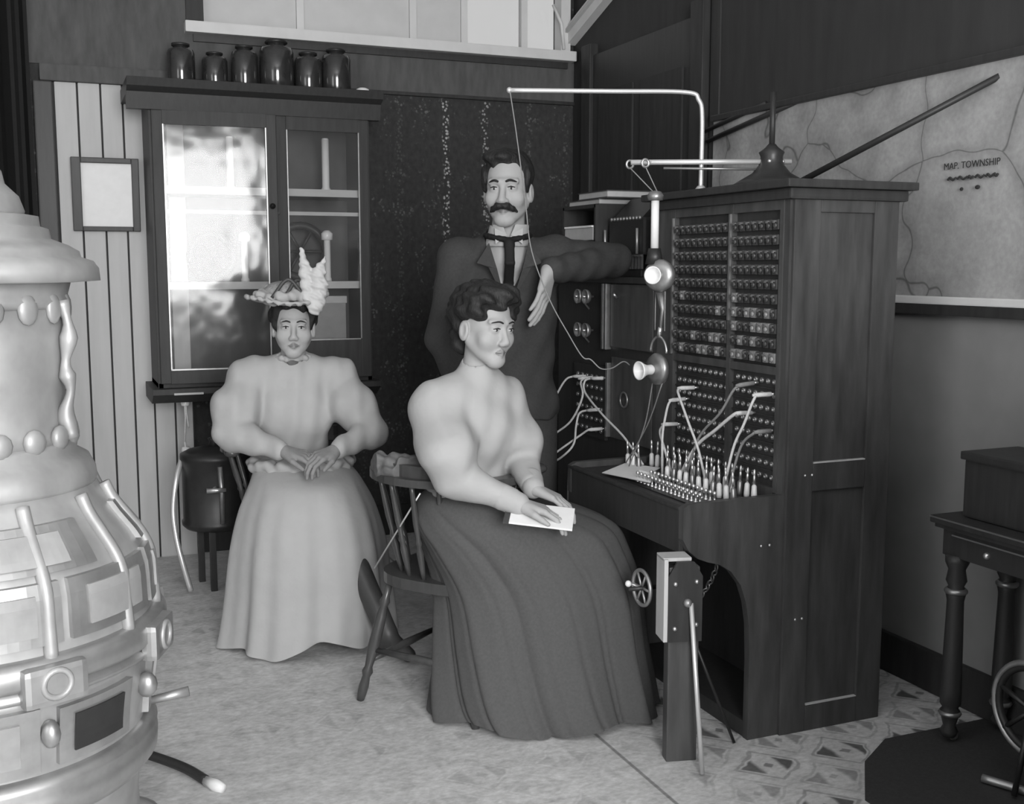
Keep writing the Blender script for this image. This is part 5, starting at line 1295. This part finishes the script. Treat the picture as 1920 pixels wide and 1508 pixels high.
    for sg in (-1, 1):
        hj = Pv + cl * .09 * sg; ak = v3(hj[0], hj[1] + .01, .06); Sh.rc(ak + v3(0, .02, -.012), ak + cf * .19 + v3(0, 0, -.022), .048, .037, .02); Sh.rc(ak, ak + v3(0, 0, .05), .048, .05, .02)
    Sh.build('shoes', 'leather_dark', o)
standing()

# ------------------------------------------------------------------ seated person in hat and white dress
def seated_hat():
    o = thing('person', (.86, 4.25, 0), 'person in white dress and feathered hat seated before the glazed cabinet', 'person')
    cf = v3(-.20, -.98, 0); cl = v3(.98, -.20, 0); Rc = rot3(cf)
    hp = v3(.862, 4.285, 1.188); Rh = rot3((-.20, -.975, -.03), (.02, 0, 1))
    Nk = v3(.866, 4.335, 1.035); Cc = v3(.872, 4.345, .885); Pv = v3(.878, 4.38, .52)
    rs, re, rw = v3(.705, 4.385, .98), v3(.618, 4.28, .765), v3(.775, 4.075, .735)
    ls, le, lw = v3(1.035, 4.315, .975), v3(1.125, 4.145, .770), v3(.955, 4.025, .735)
    S_ = SDF((.45, 3.85, 0), (1.28, 4.58, 1.34), .0034)
    s = .96
    P = head_prims(S_, hp, Rh, s)
    S_.rc(Nk, P(0, -.02, -.07), .050, .046, .02)
    S_.el(Cc, (.145, .095, .17), Rc, .03); S_.el((Pv + Cc) / 2, (.115, .09, .18), Rc, .04); S_.el(Pv, (.165, .13, .12), Rc, .05); S_.rc(rs, ls, .05, .05, .04)
    S_.rc(rs, re, .045, .036, .02); S_.rc(re, rw, .036, .025, .01); S_.rc(ls, le, .045, .036, .02); S_.rc(le, lw, .036, .025, .01)
    hand(S_, rw, (.75, -.50, -.15), (.1, .2, -1), -1, (.45, .6, .4), .95); hand(S_, lw, (-.80, -.35, -.15), (-.1, .2, -1), 1, (.45, .6, .4), .95)
    for sg in (-1, 1):
        hj = Pv + cl * .085 * sg; kn = hj + cf * .30 + v3(0, 0, -.02); ak = kn - cf * .06 + v3(0, 0, -.40)
        S_.rc(hj, kn, .075, .052, .04); S_.rc(kn, ak, .050, .034, .02); S_.rc(ak + v3(0, 0, -.02), ak + cf * .10 + v3(0, 0, -.035), .034, .026, .02)
    def region(c):
        L = (c - hp) @ Rh / s
        r = (((L[:, 0] / .0195) ** 2 + ((L[:, 2] + .0712) / .0095) ** 2 < 1) & (L[:, 1] > .07)).astype(int)
        hd = (np.linalg.norm(c - (rw + v3(.06, -.04, 0)), axis=1) < .115) | (np.linalg.norm(c - (lw + v3(-.06, -.03, 0)), axis=1) < .115)
        r[hd] = 2; return r
    S_.build('body', ['skin', 'lips', 'glove'], o, region)
    face_parts(P, Rh, s, o, brow=.0028); mouth_line(P, s, o)
    Hs = SDF(tuple(hp - .2), tuple(hp + .2), .0042)
    Hs.el(P(0, -.035, .045), (.088, .098, .085), Rh, .01); Hs.el(P(0, .030, .085), (.066, .048, .026), Rh, .03)
    for q in (-1, 1): Hs.el(P(q * .070, .0, .03), (.020, .035, .05), Rh, .02)
    Hs.el(P(0, -.11, -.03), (.05, .04, .05), Rh, .03)
    Hs.el(P(0, .098, -.005), (.066, .062, .080), Rh, .012, 's')
    for q in (-1, 1): Hs.el(P(q * .092, -.008, -.022), (.026, .034, .040), Rh, .008, 's')
    Hs.disp(lambda x, y, z: .005 * np.sin(80 * x + 30 * z) * np.sin(70 * y - 40 * z) + .003 * np.sin(170 * y + 90 * x)); Hs.build('hair', 'hair', o)
    # bodice with full sleeves
    B = SDF((.44, 3.88, .56), (1.30, 4.56, 1.12), .006)
    B.el(Cc, (.165, .115, .15), Rc, .03); B.el(Cc + cf * .05 + v3(0, 0, -.05), (.145, .085, .115), Rc, .04); B.el((Pv + Cc) / 2 + v3(0, 0, .02), (.13, .105, .13), Rc, .04)
    B.rc(rs + v3(0, 0, .01), ls + v3(0, 0, .01), .066, .066, .05); B.rc(Nk + v3(0, 0, -.05), Nk + v3(0, -.006, .022), .075, .058, .03)
    for q in (rs, ls): B.rc(Nk + v3(0, 0, -.045), q + v3(0, 0, .02), .060, .062, .05)
    B.rc(rs + v3(-.01, 0, -.015), (rs + re) / 2 + v3(-.015, 0, .0), .078, .092, .03); B.rc((rs + re) / 2 + v3(-.015, 0, 0), re + v3(0, 0, .02), .092, .070, .03); B.rc(re + v3(0, 0, .02), rw * .9 + re * .1, .068, .036, .02)
    B.rc(ls + v3(.01, 0, -.015), (ls + le) / 2 + v3(.0, 0, .0), .076, .084, .03); B.rc((ls + le) / 2, le + v3(.0, 0, .01), .084, .062, .03); B.rc(le + v3(0, 0, .01), lw * .9 + le * .1, .062, .036, .02)
    cp = P(0, -.02, -.112); B.rc(cp, cp + v3(0, 0, .2), .047, .05, .004, 's')
    B.disp(lambda x, y, z: .004 * np.sin(36 * x + 14 * z) * np.sin(24 * z + 9 * y) + .003 * np.sin(85 * x - 12 * z))
    B.build('bodice', 'cloth_white', o)
    K = SDF((.75, 4.2, 1.0), (.99, 4.46, 1.12), .004)
    for i in range(20):
        a = 2 * PI * i / 20; K.el(Nk + v3(.058 * math.cos(a), .056 * math.sin(a) - .006, .030), (.016, .016, .014), None, .008)
    K.disp(lambda x, y, z: .003 * np.sin(150 * x) * np.sin(140 * y + 60 * z)); K.build('ruched_collar', 'cloth_lace', o)
    MB(frame(Nk + cf * .066 + v3(0, 0, .014), cf)).sphere((0, 0, 0), (.022, .01, .014), 12).build('brooch', 'cloth_crumpled', o)
    # peplum ruffle at the waist
    W_ = SDF((.62, 4.02, .56), (1.15, 4.52, .72), .005)
    for i in range(26):
        a = 2 * PI * i / 26; p = v3(.880, 4.285, .655) + cl * .175 * math.cos(a) + cf * .150 * math.sin(a)
        W_.el(p + v3(0, 0, .012 * math.sin(i * 2.6)), (.036, .036, .022), None, .02)
    W_.disp(lambda x, y, z: .005 * np.sin(90 * x + 40 * z) * np.sin(80 * y)); W_.build('waist_ruffle', 'cloth_white', o)
    def fold(a, t):
        w = max(0, t - .25) / .75
        return w * (.045 * math.sin(6 * a + .6) + .034 * math.sin(11 * a + 1.7) + .022 * math.sin(19 * a + t))
    rings = [(.70, .878, 4.33, .135, .115), (.67, .880, 4.31, .165, .150), (.635, .882, 4.26, .190, .20), (.59, .880, 4.21, .215, .245), (.50, .875, 4.17, .255, .27), (.36, .872, 4.145, .287, .285), (.18, .868, 4.13, .305, .285), (.05, .862, 4.12, .318, .285), (.004, .858, 4.12, .322, .285)]
    def hemz(a):
        # the front hem lifts in the middle
        fr = math.cos(a + PI / 2); return .055 * max(0, math.exp(-((a - 4.95) / .33) ** 2)) + .01 * (1 + math.sin(7 * a))
    vs, fs = loft(rings, 144, (.98, -.20), fold, hemz, 90)
    MB().add(vs, fs, True).build('skirt', 'cloth_white', o)
    # dark boot showing at the right of the hem
    Bt = SDF((.90, 3.60, -.03), (1.22, 4.06, .44), .005)
    Bt.rc((.99, 3.955, .36), (1.075, 3.785, .10), .046, .036, .02); Bt.rc((1.075, 3.785, .075), (1.125, 3.685, .036), .036, .026, .02); Bt.rc((1.06, 3.815, .028), (1.07, 3.80, .07), .022, .030, .02); Bt.cut((.9, 3.5, -.1), (1.3, 4.1, .05), lambda X, Y, Z: Z - .004 + X * 0 + Y * 0)
    Bt.build('boot', 'leather_dark', o)
    # hat
    h = thing('feathered_hat', (.85, 4.27, 1.285), 'pale trimmed hat with upright white plume on the seated person', 'hat')
    MH = frame((.838, 4.262, 1.288), (-.2, -.96, -.12), (-.10, -.10, 1))
    vs = []; fs = []; n = 64
    prof = [(.078, .002), (.10, .0), (.125, .004), (.142, .014), (.146, .020), (.142, .024), (.122, .014), (.098, .010), (.078, .012)]
    for (r, z) in prof:
        for i in range(n):
            a = 2 * PI * i / n; k = 1 + .035 * math.sin(5 * a + .4); vs.append((r * k * math.cos(a), r * k * math.sin(a) * 1.0, z + .012 * math.sin(2 * a + .5) * (r - .07) / .07))
    m_ = len(prof)
    for j in range(m_):
        for i in range(n): fs.append((j * n + i, j * n + (i + 1) % n, ((j + 1) % m_) * n + (i + 1) % n, ((j + 1) % m_) * n + i))
    br = MB(MH).add(vs, fs, True).build('brim', 'straw', h)
    pts = [(1.02 * .146 * (1 + .035 * math.sin(5 * a + .4)) * math.cos(a), 1.02 * .146 * (1 + .035 * math.sin(5 * a + .4)) * math.sin(a), .019 + .012 * math.sin(2 * a + .5) * 1.07 + .003 * math.sin(26 * a)) for a in [2 * PI * i / 96 for i in range(96)]]
    MB(MH).tube(pts, [.007 + .003 * math.sin(i * 1.6) for i in range(96)], 8, closed=True).build('brim_edging', 'cloth_lace', br)
    MB(MH).lathe([(.088, .008), (.090, .03), (.082, .055), (.06, .07), (.03, .074), (0, .074)], (0, 0, 0), 40).build('crown', 'straw', h)
    F = SDF((.68, 4.08, 1.26), (1.02, 4.46, 1.42), .004); Q = lambda x, y, z: np.array(MH @ Vector((x, y, z)))
    for i in range(14):
        a = 2 * PI * i / 14; F.el(Q(.098 * math.cos(a), .098 * math.sin(a), .026 + .008 * math.sin(i * 2.2)), (.030, .030, .022), None, .012)
    F.disp(lambda x, y, z: .005 * np.sin(90 * x + 50 * z) * np.sin(100 * y)); F.build('fabric_trim', 'cloth_white', h)
    for (p0, p1, p2) in (((-.06, .09, .03), (-.01, .085, .092), (.055, .10, .03)), ((-.085, .05, .035), (-.045, .07, .085), (.0, .10, .04))):
        MB(MH).tube(spline([p0, p1, p2], 8), [.007] * 17, 8).build('ribbon_loop', 'ribbon_dark', h)
    # plume
    G = SDF((.84, 4.02, 1.22), (1.04, 4.30, 1.54), .0035)
    G.rc((.893, 4.155, 1.30), (.888, 4.165, 1.40), .026, .024, .01); G.rc((.888, 4.165, 1.40), (.876, 4.18, 1.484), .024, .006, .01)
    for (x, y, z, r) in ((.925, 4.145, 1.30, .034), (.935, 4.14, 1.345, .032), (.928, 4.14, 1.385, .028), (.938, 4.135, 1.41, .02), (.915, 4.14, 1.27, .03)): G.el((x, y, z), (r, r * .8, r * 1.1), None, .012)
    G.rc((.938, 4.135, 1.41), (.955, 4.13, 1.455), .012, .004, .008)
    G.disp(lambda x, y, z: .003 * np.sin(160 * z + 90 * x) * np.sin(120 * x + 60 * y) + .0015 * np.sin(300 * z + 100 * x)); G.build('plume', 'feather', h)
seated_hat()
